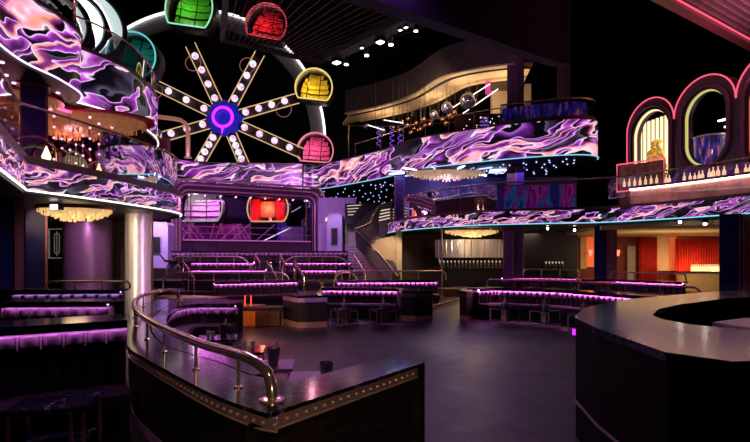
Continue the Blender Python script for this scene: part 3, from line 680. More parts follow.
# ---------------------------------------------------------------- open grid ceiling panel
gq = [Vector((-5.8, 19, 10)), Vector((-2.4, 21, 10)), Vector((1.4, 15.8, 10)), Vector((-4.6, 14.0, 10))]
gq = [Vector((*p[:2], 10)) for p in [(-5.8, 19.0), (-2.3, 21.2), (1.5, 15.9), (-4.3, 14.6)]]
t = thing('ceiling_grid', 'dark open slatted grid panel hanging from the ceiling', 'ceiling panel', gq[0]); m = MB()
for i in range(4): m.tube([gq[i], gq[(i+1) % 4]], .11, 4)
m.build('frame', mat('grid_frame', (.09, .075, .07), .5, .3, vary=.2), t)
m = MB()
for i in range(1, 22):
    a = gq[0].lerp(gq[1], i/22); b_ = gq[3].lerp(gq[2], i/15); m.box(((a+b_)/2)[:], ((b_-a).length, .018, .02), math.atan2((b_-a).y, (b_-a).x))
o = m.build('slats', mat('grid_slat', (.26, .19, .15), .5, .2, vary=.2), t)
m = MB()
for i in range(1, 30):
    a = gq[0].lerp(gq[3], i/30); b_ = gq[1].lerp(gq[2], i/30); m.box(((a+b_)/2+Vector((0, 0, .06)))[:], ((b_-a).length, .012, .02), math.atan2((b_-a).y, (b_-a).x))
m.build('cross_slats', mat('grid_cross', (.05, .04, .035), .5, .2, vary=.2), t)
m = MB()
for p in gq: m.tube([p, p+Vector((0, 0, 12))], .015, 5)
m.build('hanging_cables', BLACK, t)
lamp('AREA', (-2, 15, 6.5), 6, (1, .8, .7), to=(-2, 17.5, 10), size=2, name='grid_uplight')
# ---------------------------------------------------------------- track lights
p0, p1 = Vector((PX(329, 19.9), 19.9, 9.55)), Vector((PX(412, 16.6), 16.6, 9.55))
t = thing('light_track', 'dark ceiling track bar carrying stage spotlights', 'track', p0); dv = (p1-p0); ang = math.atan2(dv.y, dv.x)
MB().box(((p0+p1)/2+Vector((0, 0, .12)))[:], (dv.length, .5, .22), ang).build('bar', mat('track_grey', (.11, .11, .10), .5, .3, vary=.2), t)
MB().tube([p0+Vector((0, 0, .2)), p0+Vector((0, 0, 12.3))], .02, 5).build('cable', BLACK, t)
sl = thing('spotlight', 'round can spotlight with white lens hanging from the dark track', 'spotlight', (0, 0, 0), 0, 'can spotlights on the ceiling track')
MB().tube([(0, 0, 0), (0, 0, -.25)], .02, 6).build('yoke', BLACK, sl, local=True)
MB().lathe([(.12, -.25), (.13, -.55)], (0, 0, 0), 14).build('can', mat('can_grey', (.06, .06, .06), .4, .5, vary=.1), sl, True, local=True)
MB().lathe([(.105, -.56), (.11, -.60), (.01, -.63)], (0, 0, 0), 14).build('lens', G_SPOT, sl, True, local=True)
sq = thing('flood_light', 'flat square floodlight glowing white on the ceiling track', 'spotlight', (0, 0, 0), 0, 'square floods on the ceiling track')
MB().box((0, 0, -.1), (.32, .3, .16)).build('housing', BLACK, sq, local=True); MB().box((0, 0, -.2), (.26, .22, .04)).build('lens', G_SPOT, sq, local=True)
f1 = f2 = True
for k, (fr, kind) in enumerate([(.07, 1), (.2, 0), (.40, 2), (.46, 0), (.62, 1), (.74, 0), (.84, 2), (.9, 2), (1.02, 0)]):
    p = p0.lerp(p1, min(fr, 1.0)) + Vector((.12, -.1, 0))
    if kind == 0:
        if f1: sl.location = p; sl.scale = (.75,)*3; f1 = False
        else: dup(sl, p, scale=.75 if k < 6 else .6)
    else:
        if f2: sq.location = p; sq.rotation_euler = (0, 0, ang); f2 = False
        else: dup(sq, p, ang, scale=.9 if kind == 1 else .4)

# ---------------------------------------------------------------- wavy cream soffit with lounge, upper right
KC = 1.36; zb, zt = CAMZ+6.85*KC, CAMZ+8.0*KC
WV = [P(345, 0, 24), P(380, 0, 22.8), P(410, 0, 21.4), P(440, 0, 19.3), P(470, 0, 18.4), P(507, 0, 17.9), P(533, 0, 17.8)]
wv = spl([(p.x*KC, p.y*KC) for p in WV], 8)
t = thing('wavy_canopy', 'wavy canopy with brown fascia and cream underside above the upper bar', 'canopy', (*wv[0], zb))
MB().sweep(wv, [(0, zb+.1), (0, zt), (-.25, zt), (-.25, zb+.1)]).build('fascia', BROWN, t, True)
MB().sweep(wv, [(.06, zb), (.06, zb+.08), (0, zb+.12), (-.3, zb+.12), (-.3, zb)]).build('bead', CREAM, t, True)
MB().sweep(wv, [(-.4, zb-.02), (-.4, zb+.12), (-.52, zb+.12), (-.52, zb-.02)]).build('shadow_gap', BLACK, t, True)
ow = offs(wv, -.52)
MB().prism(ow + [(9, 34), (0, 36), (-2.3, 35.4)], zb+.02, zb+.2).build('underside', CREAM, t)
iw = offs(wv, -1.5)
MB().sweep(iw, [(0, zb-.12), (0, zb+.02), (-.25, zb+.02), (-.25, zb-.12)]).build('inner_bead', CREAM, t, True)
MB().prism(offs(wv, -1.85) + [(8.6, 33.5), (0, 35.4), (-1.9, 35)], zb-.06, zb+.01).build('dark_inner_panel', mat('smoked_mirror_panel', (.06, .045, .03), .12, .7, vary=.2), t)
MB().tube([P(348.5, 125, 33), P(348.5, 158, 33)], .05, 6).build('end_post', CHROME, t)
for f_ in (.15, .38, .6, .85):
    p = wv[int(f_*(len(wv)-1))]; p = offs(wv, -1.0)[int(f_*(len(wv)-1))]
    lamp('AREA', (p[0], p[1], zb-1.2), 34, (1, .7, .44), to=(p[0], p[1], zb), size=.5, name='canopy_glow')
struct(MB().box((7.6, 28.0, 9.5), (2.2, .3, 3.8)).build('wall_7', CREAM))
t = thing('lounge_screen', 'brown sparkle panel standing behind the upper LED fascia', 'screen', (PX(480, 23.6), 23.6, 7.0))
MB().box((PX(480, 23.9), 23.9, 7.9), (2.4, .12, 1.4), 0, .02).build('panel', mat('bronze_sparkle', (.12, .05, .03), .3, .4, vary=.4, vscale=14), t)
m = MB()
for i in range(26): m.ball((PX(480, 23.9)+random.uniform(-1.1, 1.1), 23.82, 7.9+random.uniform(-.6, .6)), .02, 6)
o = m.build('sparkles', G_WHITE, t); o['kind'] = 'stuff'
m = MB()
for i in range(7): m.tube([(PX(484, 23.9)+.28*math.cos(a*math.pi/10)*(1-i*.06), 23.82, 7.35+i*.17+.03*math.sin(a*math.pi/10)) for a in range(20)], .012, 4, True)
m.build('violet_figure', glow('violet_line', (.3, .12, .8), .8), t)
# pendants
def globe_pendant(p, r, mt, label, group, top=11.0):
    t = thing('globe_pendant', label, 'pendant lamp', p, 0, group)
    MB().ball((0, 0, 0), r, 16).build('globe', mt, t, True, local=True)
    MB().lathe([(r*.3, r*.9), (r*.3, r*1.15)], (0, 0, 0), 10).build('cap', BRONZE, t, local=True)
    MB().tube([(0, 0, r), (0, 0, top-p[2])], .012, 4).build('cord', BRONZE, t, local=True)
    return t
for (px, py, r, Y, lb) in [(468, 101, .42, 25.6, 'largest chrome globe pendant'), (447, 108, .31, 26.2, 'second chrome globe pendant'), (434, 115, .24, 26.8, 'third chrome globe pendant'), (382, 131, .22, 28.5, 'small cream lit globe above the wavy handrail'), (366, 126, .15, 29, 'leftmost small globe pendant')]:
    globe_pendant(P(px, py, Y), r, CHROME, lb, None)
for (px, py, r) in [(450, 117, .17), (443, 120, .15), (424, 120, .14), (416, 124, .13), (407, 126, .13), (399, 131, .14), (393, 128, .1), (455, 113, .12), (420, 130, .13), (430, 125, .14), (437, 117, .12), (411, 133, .11), (402, 122, .1), (425, 126, .1), (446, 124, .13), (432, 121, .1), (408, 119, .09), (414, 129, .1)]:
    globe_pendant(P(px, py, 27+random.uniform(-.3, .9)), r*1.2, COPPER, 'small copper globe pendant in the cluster over the upper bar', 'copper globe pendants over the upper bar')
for (a, b_, lb) in [((458, 117), (498, 89), 'long white linear light slanting over the upper bar'), ((452, 108), (490, 84), 'shorter white linear light above the long slanting one'), ((368, 125), (384, 130), 'short white linear light at the left of the upper bar'), ((384, 120), (403, 123), 'short white linear light under the cream soffit')]:
    Ya = 27.4; Yb = 24.8; p, q_ = P(*a, Ya), P(*b_, Yb)
    t = thing('linear_light', lb, 'light', p); MB().tube([p, q_], .024, 6).build('tube', G_WHITE, t)
    mid = (p+q_)/2; MB().tube([mid, (mid.x, mid.y, 11.0)], .012, 4).build('cord', BRONZE, t)
t = thing('pink_banner', 'small pink banner hanging under the wavy canopy', 'banner', P(488, 95, 25.2))
MB().box(P(488, 88, 25.2)[:], (.27, .04, .66)).build('cloth', mat('pink_cloth', (.9, .1, .4), .5, 0, (1, .1, .4), .35, vary=.2), t)
m = MB()
for i in range(10): m.tube([P(385+i*9, 104+3*math.sin(i), 27), P(385+i*9, 120-i+4*math.sin(i*2), 27)], .015, 4)
o = m.build('crystal_drops', CHROME); tag(o, 'fine chrome drops hanging among the copper globes', 'crystal drops', kind='stuff')
for k, px in enumerate((379, 392, 400)):
    t = thing('violet_lantern', ['violet spiral lantern nearest the end post', 'violet spiral lantern in the middle of three', 'violet spiral lantern under the copper globes'][k], 'lantern', P(px, 146, 28.6))
    p = P(px, 146, 28.6)
    MB().tube([(p.x+.13*math.cos(i*.7), p.y+.13*math.sin(i*.7), p.z+i*.034) for i in range(34)], .02, 5).build('spiral', glow('violet_spiral_%d' % k, (.2, .08, .8), 1.0), t)
    MB().lathe([(.16, -.05), (.16, 0)], p, 12).build('base', BRONZE, t)

# ---------------------------------------------------------------- pink slatted ceiling, upper right
e0, e1 = Vector((8.4, 15, 9.5)), Vector((15.2, 19.4, 9.5)); dv = (e1-e0).normalized(); nv = Vector((dv.y, -dv.x, 0))
t = thing('ribbed_canopy', 'ribbed ceiling canopy with pink neon lines in the upper right', 'canopy', e0); e0 = e0 - dv*3
L_ = 12
pts = [e0, e0+dv*L_, e0+dv*L_+nv*6, e0+nv*6]; MB().prism([p[:2] for p in pts], 9.62, 9.8).build('panel', mat('mauve_panel', (.10, .05, .06), .4, .2, vary=.2), t)
MB().prism([p[:2] for p in [e0-nv*.02, e0+dv*L_-nv*.02, e0+dv*L_+nv*.3, e0+nv*.3]], 9.4, 9.62).build('edge_beam', mat('mauve_beam', (.25, .1, .11), .4, .2, vary=.1), t)
for i in range(22):
    o_ = .5+i*.22; c_ = e0+dv*(L_/2)+nv*o_
    MB().box((c_.x, c_.y, 9.56), (L_, .08, .14), math.atan2(dv.y, dv.x)).build('rib', bpy.data.materials.get('rib_m') or mat('rib_m', (.33, .22, .26), .35, .3, vary=.2), t)
for o_ in (.36, 1.95, 3.4):
    MB().tube([e0+nv*o_+Vector((0, 0, -.02)), e0+dv*L_+nv*o_+Vector((0, 0, -.02))], .03, 6).build('neon_tube', G_PINK, t)
lamp('AREA', (12.2, 14.2, 7.9), 130, (1, .3, .42), to=(12.4, 14.6, 9.6), size=3.5, name='canopy_pink')

# ---------------------------------------------------------------- arch wall, right
AO = Vector((11.2, 22.2, 3.6)); AE = Vector((12.9, 14.2, 3.6)); L_ = (AE-AO).length; arz = math.atan2(AE.y-AO.y, AE.x-AO.x)
aw = thing('arch_wall', 'dark aubergine wall of three arches outlined in pink neon', 'wall panel', AO, arz)
def s_of(px):   # where the sight line of a column of the photograph meets the wall
    k = (px-375)/F; u = (AE-AO)/L_
    return (k*AO.y-AO.x)/(u.x-k*u.y)
def pt(px, py):
    s_ = s_of(px); p = AO+(AE-AO)/L_*s_; return (s_, PZ(py, p.y)-AO.z)
centres = [(628, 675), (675, 737), (737, 800)]
cs = []
for i, (a, b_) in enumerate(centres):
    s0, s1 = s_of(a), s_of(b_) if i < 2 else s_of(737)+ (s_of(737)-s_of(675)); cs.append((s0, s1))
ZT = 4.75
prof = [(cs[0][0], 0)]
neon = [(cs[0][0], .3)]
for (s0, s1) in cs:
    r = (s1-s0)/2; c_ = (s0+s1)/2
    for k in range(17):
        a = math.pi-math.pi*k/16; q_ = (c_+r*math.cos(a), ZT-r*.9+r*.9*math.sin(a)); prof.append(q_); neon.append(q_)
prof.append((cs[2][1], 0))
# wall built as thick panels round oval openings: per arch one outline with a hole
def hole_panel(s0, s1, wfr, z0, z1, y0=0.0, y1=.4):
    r = (s1-s0)/2; c_ = (s0+s1)/2; n = 64; out = []; inn = []; W = wfr*r
    hz = (z1-z0)/2; hc = (z0+z1)/2
    for k in range(n):
        a = 2*math.pi*k/n; ca, sa = math.cos(a), math.sin(a)
        st = hz-W; inn.append((c_+W*ca, hc+W*sa+(st if sa >= 0 else -st)))
        # outer point by ray from centre
        dx, dz = ca*r, sa
        if sa >= 0: x = c_+r*ca; z = ZT-r*.9+r*.9*sa
        else:
            t_ = min(1/abs(ca) if abs(ca) > 1e-6 else 9, 1/abs(sa)); x = c_+r*ca*t_; z = (ZT-r*.9)*(1+sa*t_)
        out.append((x, z))
    vs = [(x, y0, z) for x, z in out]+[(x, y0, z) for x, z in inn]+[(x, y1, z) for x, z in out]+[(x, y1, z) for x, z in inn]
    fs = []
    for k in range(n):
        j = (k+1) % n; fs += [(k, j, n+j, n+k), (2*n+k, 3*n+k, 3*n+j, 2*n+j), (n+k, n+j, 3*n+j, 3*n+k), (k, 2*n+k, 2*n+j, j)]
    return MB().add(vs, fs), [(x, z) for x, z in inn]
AUB = mat('aubergine_lacquer', (.05, .022, .045), .35, .2, vary=.25)
inns = []
for (s0, s1), wf, z0, z1 in zip(cs, (.76, .68, .7), (.8, 1.5, .9), (4.28, 4.25, 4.2)):
    mb, inn = hole_panel(s0, s1, wf, z0, z1); mb.build('arch_panel', AUB, aw, local=True); inns.append(inn)
MB().tube([(x, -.05, z) for x, z in neon], .028, 6).build('neon_outline', G_PINK, aw, True, local=True)
fm = [G_WARM, G_YEL, G_REDT]
for k, inn in enumerate(inns):
    fr = MB(); cx_ = sum(p[0] for p in inn)/64; cz_ = sum(p[1] for p in inn)/64
    fr.tube([(x, .12, z) for x, z in inn], .06, 8, True)
    fr.build('window_frame', [glow('cream_frame', (1, .75, .42), 1.3), glow('lime_frame', (.75, .72, .22), .8), glow('red_frame', (1, .2, .12), .8)][k], aw, True, local=True)
    fr = MB(); fr.tube([(cx_+(x-cx_)*1.16, -.06, cz_+(z-cz_)*1.09) for x, z in inn], .07, 8, True); fr.build('moulding', mat('plum_moulding_%d' % k, (.12, .05, .09), .35, .3, vary=.1), aw, True, local=True)
# what stands in the arches
c1 = (cs[0][0]+cs[0][1])/2
t = thing('lit_niche', 'niche glowing yellow white with fluted tubes in the first arch', 'light niche', AO, arz)
w1 = (cs[0][1]-cs[0][0])*.31
for k in range(9):
    x = c1-.45-w1*1.2+k*w1*.3; MB().tube([(x, .75, .9), (x, .75, 4.1)], .06, 6).build('light_tube', bpy.data.materials.get('cream_tube') or glow('cream_tube', (1, .78, .45), 1.6), t, local=True)
MB().box((c1-.4, .95, 2.5), (w1*3.0, .06, 3.4)).build('backing', mat('niche_back', (.2, .15, .08), .5, vary=.2), t, local=True)
t = thing('gold_sculpture', 'knotted gold sculpture standing inside the glowing first arch', 'sculpture', AO, arz)
for k in range(8):
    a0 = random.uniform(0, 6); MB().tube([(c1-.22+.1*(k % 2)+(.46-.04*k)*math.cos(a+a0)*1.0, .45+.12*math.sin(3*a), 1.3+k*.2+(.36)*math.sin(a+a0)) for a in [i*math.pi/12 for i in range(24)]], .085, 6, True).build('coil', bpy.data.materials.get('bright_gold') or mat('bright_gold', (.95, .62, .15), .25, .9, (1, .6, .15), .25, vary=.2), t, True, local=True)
MB().lathe([(.3, .75), (.22, 1.0), (.3, 1.15)], (c1-.2, .45, 0), 12).build('base', BRASS, t, True, local=True)
c2 = (cs[1][0]+cs[1][1])/2
t = thing('striped_lamp', 'stack of white light bars behind the second arch', 'lamp', AO, arz)
for k in range(5): MB().box((c2+.25, 1.2, 1.95+k*.27), (1.0, .1, .07)).build('light_bar', G_WHITE, t, local=True)
MB().box((c2+.25, 1.32, 2.4), (.1, .1, 1.6)).build('post', BLACK, t, local=True)
t = thing('blue_drum', 'dark blue and red glazed drum seen through the second arch', 'drum', AO, arz)
MB().lathe([(.55, 1.6), (.6, 2.7), (.56, 2.75)], (c2-.75, 1.1, 0), 24).build('drum', HOLOD, t, True, local=True)
MB().tube([(c2-.75+.6*math.cos(a*math.pi/12), 1.1+.6*math.sin(a*math.pi/12), 2.76) for a in range(24)], .03, 6, True).build('rim', ROSE, t, local=True)
t = thing('wall_spot', 'small white spotlight seen through the second arch', 'spotlight', AO, arz)
MB().box((c2-.75, 1.6, 3.45), (.3, .1, .05)).build('bar', G_SPOT, t, local=True); MB().ball((c2-.25, 1.6, 3.4), .06, 8).build('lens', G_SPOT, t, local=True)
c3 = (cs[2][0]+cs[2][1])/2
t = thing('red_niche', 'red pleated niche inside the third arch at the right edge', 'light niche', AO, arz)
for k in range(8): MB().lathe([(.12, .9), (.12, 4.0)], (c3-1.0+k*.27, .8, 0), 8).build('pleat', bpy.data.materials.get('lit_red') or mat('lit_red', (.8, .04, .02), .4, 0, (1, .05, .02), .5, vary=.2), t, True, local=True)
# upper bar on the first balcony
CB = offs(RP, -.55); i0 = min(range(len(CB)), key=lambda i: abs(CB[i][1]-19.2) + (100 if CB[i][0] < 8 else 0)); cb = CB[i0:]
t = thing('balcony_bar', 'long bar counter with warm lit edge on the right balcony', 'bar counter', (*cb[0], 3.6))
BARF = mat('rose_gold_bar_front', (.75, .45, .38), .3, .45, vary=.35, vscale=3, stretch=(1, 1, .4))
MB().sweep(cb, [(0, 3.6), (0, 4.32), (-.1, 4.32), (-.1, 3.6)]).build('front', BARF, t, True)
MB().sweep(cb, [(.1, 4.36), (.1, 4.44), (-.6, 4.44), (-.6, 4.36)]).build('worktop', BLACK, t)
MB().tube([(*offs(cb, .04)[i], 4.33) for i in range(len(cb))], .03, 6).build('light_edge', glow('amber_edge', (1, .6, .38), 16), t)
bt = thing('bottle', 'liquor bottle with light put into its glass on the right balcony bar', 'bottle', (0, 0, 0), 0, 'bottles on the right balcony bar')
MB().lathe([(.05, 0), (.055, .02), (.055, .2), (.018, .28), (.018, .36)], (0, 0, 0), 8).build('glass', mat('amber_bottle', (.9, .6, .3), .15, 0, (1, .66, .36), 1.0, vary=.2), bt, True, local=True)  # emission stands in for light shining through the bottle
MB().lathe([(.02, .36), (.02, .4)], (0, 0, 0), 8).build('cap', BLACK, bt, local=True)
ob = resamp(offs(cb, -.4), 46); first = True
for i, p in enumerate(ob):
    if i in (0, 1, 2, 3, 4, 5, 6) or i % 11 in (9, 10): continue
    q_ = (p[0]+random.uniform(-.05, .05), p[1]+random.uniform(-.1, .1), 4.44)
    if first: bt.location = q_; first = False
    else: dup(bt, q_, 0, scale=random.uniform(.85, 1.15))
t = thing('display_case', 'pink neon framed glass display case at the left end of the balcony bar', 'display case', P(641, 188, 18.9))
lamp('AREA', (6.2, 25.8, 9.0), 40, (1, .72, .45), to=(7.4, 27.9, 9.8), size=.8, name='lounge_warm')  # unseen area light added for the lounge wall
lamp('SPOT', (2.5, 19, 8.4), 330, (.75, .5, .8), to=(3.2, 26, 12.4), size=.3, spot=80, name='canopy_front_wash')  # extra spot put in to bring out pillar and canopy fascia
lamp('AREA', (2.4, 25.0, 10.4), 50, (1, .75, .5), to=(2.6, 27.2, 9.2), size=1.2, name='copper_glow')  # unseen light added to brighten the hanging globes
for nm, d, mtl in (('frame', 0, TRIMP),):
    q_ = MB(); q_.tube([P(617, 165, 20), P(617, 192, 20), P(664, 187, 18.6), P(664, 158, 18.6)], .035, 6, True); q_.build('neon_frame', G_PINK, t)
q_ = MB(); a, b_ = P(618, 168, 20.05), P(663, 162, 18.65); 
q_.box(((a.x+b_.x)/2+.12, (a.y+b_.y)/2+.1, 4.5), (1.75, .1, 1.8), math.atan2(b_.y-a.y, b_.x-a.x)); q_.build('back_panel', mat('amber_back', (.14, .06, .05), .3, .3, (1, .35, .1), .02, vary=.8, vscale=4), t)
for k in (.3, .75):
    c_ = P(618, 168, 20.05).lerp(P(663, 162, 18.65), k); MB().tube([(c_.x, c_.y, 3.9), (c_.x, c_.y, 5.15)], .03, 6).build('mullion', CHROME, t)
MB().tube([(a.x+.15, a.y+.1, 4.95), (b_.x+.15, b_.y+.1, 4.95)], .03, 6).build('lamp', G_WARM, t)

u_ = (b_-a).normalized(); n_ = Vector((u_.y, -u_.x, 0)).normalized()*.12
MB().box(((a.x+b_.x)/2+n_.x*-.0, (a.y+b_.y)/2-.02, 4.5), (1.5, .16, .03), math.atan2(b_.y-a.y, b_.x-a.x)).build('shelf', BRONZE, t)
for k in range(7):
    c_ = a.lerp(b_, .14+k*.12); dup(bt, (c_.x, c_.y-.03, 4.515), 0, 'amber bottle on the shelf of the pink neon framed case', 'bottles in the display case', scale=.9)

# iridescent booth wall on the right first balcony
hp = offs(RP, -.5); hp = [p for p in hp if 3.6 < p[0] < 8.35]
t = thing('iridescent_screen', 'iridescent blue to pink curved screen on the right first balcony', 'screen', (*hp[0], 3.6))
hp2 = [p for p in hp if p[0] > 5.4]
MB().sweep(hp2, [(0, 3.6), (0, 4.72), (-.08, 4.72), (-.08, 3.6)]).build('panel', HOLO, t, True)
MB().tube([(*p, 4.74) for p in hp2], .03, 6).build('top_rail', ROSE, t)
# dark red booths left of it
hp3 = [p for p in offs(RP, -.9) if 1.2 < p[0] < 5.2]
t = thing('booth_screen', 'dark red upholstered booth wall on the right first balcony', 'booth wall', (*hp3[0], 3.6))
MB().sweep(hp3, [(0, 3.6), (0, 4.45), (-.12, 4.45), (-.12, 3.6)]).build('panel', mat('oxblood', (.1, .01, .02), .4, vary=.4), t, True)
MB().tube([(*p, 4.47) for p in hp3], .025, 6).build('top_rail', ROSE, t)
lamp('AREA', (5.2, 23.2, 5.7), 60, (.4, .25, 1), size=4, size_y=1.5, name='violet_balcony_light')

# ---------------------------------------------------------------- under the right balcony
BY = 27.4
def panelbox(name, px0, px1, z0, z1, m, label, cat, Y=BY, d=.12, par=None):
    x0, x1 = PX(px0, Y), PX(px1, Y); t = thing(name, label, cat, ((x0+x1)/2, Y, z0))
    MB().box(((x0+x1)/2, Y, (z0+z1)/2), (x1-x0, d, z1-z0), 0, .01).build('panel', m, t); return t
ORANGE = mat('orange_lit_panel', (.9, .2, .06), .5, 0, (1, .16, .04), .45, vary=.15, vscale=1)
panelbox('wall_panel', 580, 586, 1.1, 2.85, CREAM, 'narrow cream panel left of the orange one', 'wall panel')
panelbox('wall_panel', 586.3, 593.5, 1.2, 2.85, ORANGE, 'glowing orange wall panel left of the navy pillar', 'wall panel')
panelbox('wall_panel', 656, 669, 1.0, 2.85, CREAM, 'wide cream wall panel right of the dark red curtain', 'wall panel', Y=BY-.2)
panelbox('wall_panel', 669.3, 676, 1.0, 2.85, ORANGE, 'glowing orange panel beside the bright red curtain', 'wall panel')
panelbox('service_door', 627, 635, 0, 2.35, GREYM, 'pale grey door leaf standing open in the red wall', 'door', Y=BY-.1)
def curtain(px0, px1, Y, z0, z1, m, label, folds):
    x0, x1 = PX(px0, Y), PX(px1, Y); n = folds*8; pts = [(x0+(x1-x0)*i/n, Y+.16*math.sin(i/8*2*math.pi)) for i in range(n+1)]
    t = thing('curtain', label, 'curtain', ((x0+x1)/2, Y, 0)); MB().sweep(pts, [(0, .02), (0, z1)], closeprof=False).build('fabric', m, t, True, solid=.02)
    MB().tube([(x0, Y, z1), (x1, Y, z1)], .03, 6).build('rod', BRASS, t)
curtain(640, 656, 27.1, 1.0, 2.8, RED, 'dark red pleated curtain left of the cream panel', 8)
curtain(676.5, 722, 26.6, 1.0, 2.75, RED, 'bright red pleated curtain behind the back bar', 18)
lamp('AREA', (PX(700, 25.6), 25.4, .95), 55, (1, .45, .2), to=(PX(700, 26.6), 26.6, 1.9), size=2.2, size_y=.3, name='curtain_uplight')
for px, lb in ((590.5, 'red wall sconce left of the navy pillar'), (618, 'red wall sconce right of the navy pillar')):
    p = P(px, 253, 26.9); t = thing('wall_sconce', lb, 'lamp', p)
    MB().lathe([(.04, -.16), (.09, .0), (.1, .16)], p, 12).build('shade', glow('sconce_'+str(int(px)), (1, .12, .08), 3.5), t, True); MB().box((p.x, p.y+.15, p.z), (.1, .3, .1)).build('bracket', BRASS, t)
t = thing('back_bar', 'cream fronted back bar under the bright red curtain', 'bar counter', (PX(700, 25.2), 25.2, 0))
MB().box((PX(701, 25.2), 25.2, .5), (2.1, .5, .95)).build('front', CREAM, t); MB().box((PX(701, 25.2), 25.2, 1.0), (2.2, .6, .06)).build('worktop', BLACK, t)
first = True
for i in range(14):
    p = (PX(692+i*2.1, 25.2), 25.2, 1.03)
    dup(bt, p, 0, 'small glowing bottle on the back bar before the red curtain', 'bottles before the red curtain')
# small bar with bottle row and silver drum, lower centre right
t = thing('silver_backdrop', 'curved polished metal backdrop behind the lower centre bar', 'wall panel', (PX(472, 26.5), 26.5, 1.7))
cp = [(PX(472, 26.5)+2.0*math.sin(R(a)), 26.9-1.1*math.cos(R(a))) for a in range(-75, 76, 5)]
MB().sweep(cp, [(0, 1.72), (0, 2.66), (-.06, 2.66), (-.06, 1.72)]).build('panel', STEEL, t, True)
m = MB()
for i in range(0, len(cp), 2): m.tube([(cp[i][0], cp[i][1]-.03, 1.75), (cp[i][0], cp[i][1]-.03, 2.63)], .02, 5)
m.build('ribs', CHROME, t)
for k in (3, -4): MB().tube([(cp[k][0], cp[k][1]+.1, 0), (cp[k][0], cp[k][1]+.1, 1.8)], .03, 6).build('post', CHROME, t)
lamp('SPOT', (PX(455, 24), 24, 3.0), 35, (1, .85, .8), to=(PX(452, 26), 26, 2.2), size=.05, spot=45, name='drum_spot')
t = thing('lower_bar', 'dark bar counter under the lower right balcony', 'bar counter', (PX(480, 24.6), 24.6, 0))
MB().box((PX(478, 24.6), 24.9, .6), (4.2, .5, 1.15)).build('front', BLACK, t); MB().box((PX(478, 24.6), 24.9, 1.19), (4.3, .6, .05)).build('worktop', DWOOD, t)
wb = thing('bottle', 'dark bottle with pale cap in the row on the lower bar', 'bottle', (0, 0, 0), 0, 'dark bottles on the lower bar')
MB().lathe([(.06, 0), (.06, .18), (.02, .26), (.02, .3)], (0, 0, 0), 8).build('glass', BOTTLE, wb, True, local=True); MB().lathe([(.035, .27), (.035, .34), (.01, .36)], (0, 0, 0), 8).build('cap', glow('pale_cap', (1, .8, .6), .55), wb, local=True)
first = True
for i in range(24):
    px = 440+i*3.75 if i < 18 else 546+(i-18)*3.3
    p = (PX(px, 24.8), 24.8, 1.215)
    if px > 530: p = (PX(px, 24.2), 24.2, 1.17)
    if first: wb.location = p; first = False
    else: dup(wb, p)
t = thing('side_counter', 'short dark counter right of the centre right pillar', 'bar counter', (PX(554, 24.2), 24.2, 0))
MB().box((PX(554, 24.2), 24.2, .57), (1.2, .4, 1.14)).build('front', BLACK, t); MB().box((PX(554, 24.2), 24.2, 1.155), (1.25, .42, .03)).build('worktop', DWOOD, t)
for k, (px, py) in enumerate([(547.5, 228.5), (574.5, 230), (680, 222), (705, 224)]):
    Y = [21.0, 21.0, 17.3, 16.7][k]; p = P(px, py, Y)
    t = thing('downlight', ['bright round spotlight under the balcony right of the bar', 'bright round spotlight left of the red wall', 'bright round spotlight before the cream ceiling', 'bright round spotlight nearest the far right pillar'][k], 'spotlight', p)
    MB().ball(p, .05, 10).build('lens', G_DOWN, t, True); MB().lathe([(.1, .03), (.09, .3)], p, 12).build('can', BLACK, t, True); MB().tube([p+Vector((0, 0, .3)), (p.x, p.y, 3.12)], .02, 5).build('stem', BLACK, t)
p = P(54, 207, 11.5); t = thing('downlight', 'white square spotlight under the lower left balcony', 'spotlight', p)
MB().box(p[:], (.14, .06, .1)).build('lens', G_SPOT, t); MB().box((p.x, p.y+.12, p.z+.03), (.18, .2, .16)).build('housing', BLACK, t); MB().tube([p+Vector((0, .12, .1)), (p.x, p.y+.12, 3.12)], .02, 5).build('stem', BLACK, t)
# framed ornament, lower left
t = thing('wall_art', 'silver framed ornamental panel on the brown wall behind the navy pillar', 'wall art', P(57, 243, 18.1))
a, b_ = P(49, 229, 18.1), P(64, 258, 18.1)
MB().box(((a.x+b_.x)/2, 18.18, (a.z+b_.z)/2), (b_.x-a.x, .06, a.z-b_.z)).build('panel', BLACK, t)
q_ = MB(); q_.tube([(a.x, 18.1, a.z), (b_.x, 18.1, a.z), (b_.x, 18.1, b_.z), (a.x, 18.1, b_.z)], .035, 4, True); q_.build('frame', mat('silver_frame', (.75, .7, .65), .4, .4, (.7, .6, .5), .15, vary=.1), t)
cx, cz = (a.x+b_.x)/2, (a.z+b_.z)/2; q_ = MB()
q_.tube([(cx+.09*math.cos(i*math.pi/10), 18.12, cz+(.28 if math.sin(i*math.pi/10) >= 0 else -.28)+.09*math.sin(i*math.pi/10)) for i in range(20)], .015, 5, True)
q_.tube([(cx, 18.12, cz-.45), (cx, 18.12, cz+.45)], .012, 5)
q_.build('ornament', bpy.data.materials['silver_frame'], t)
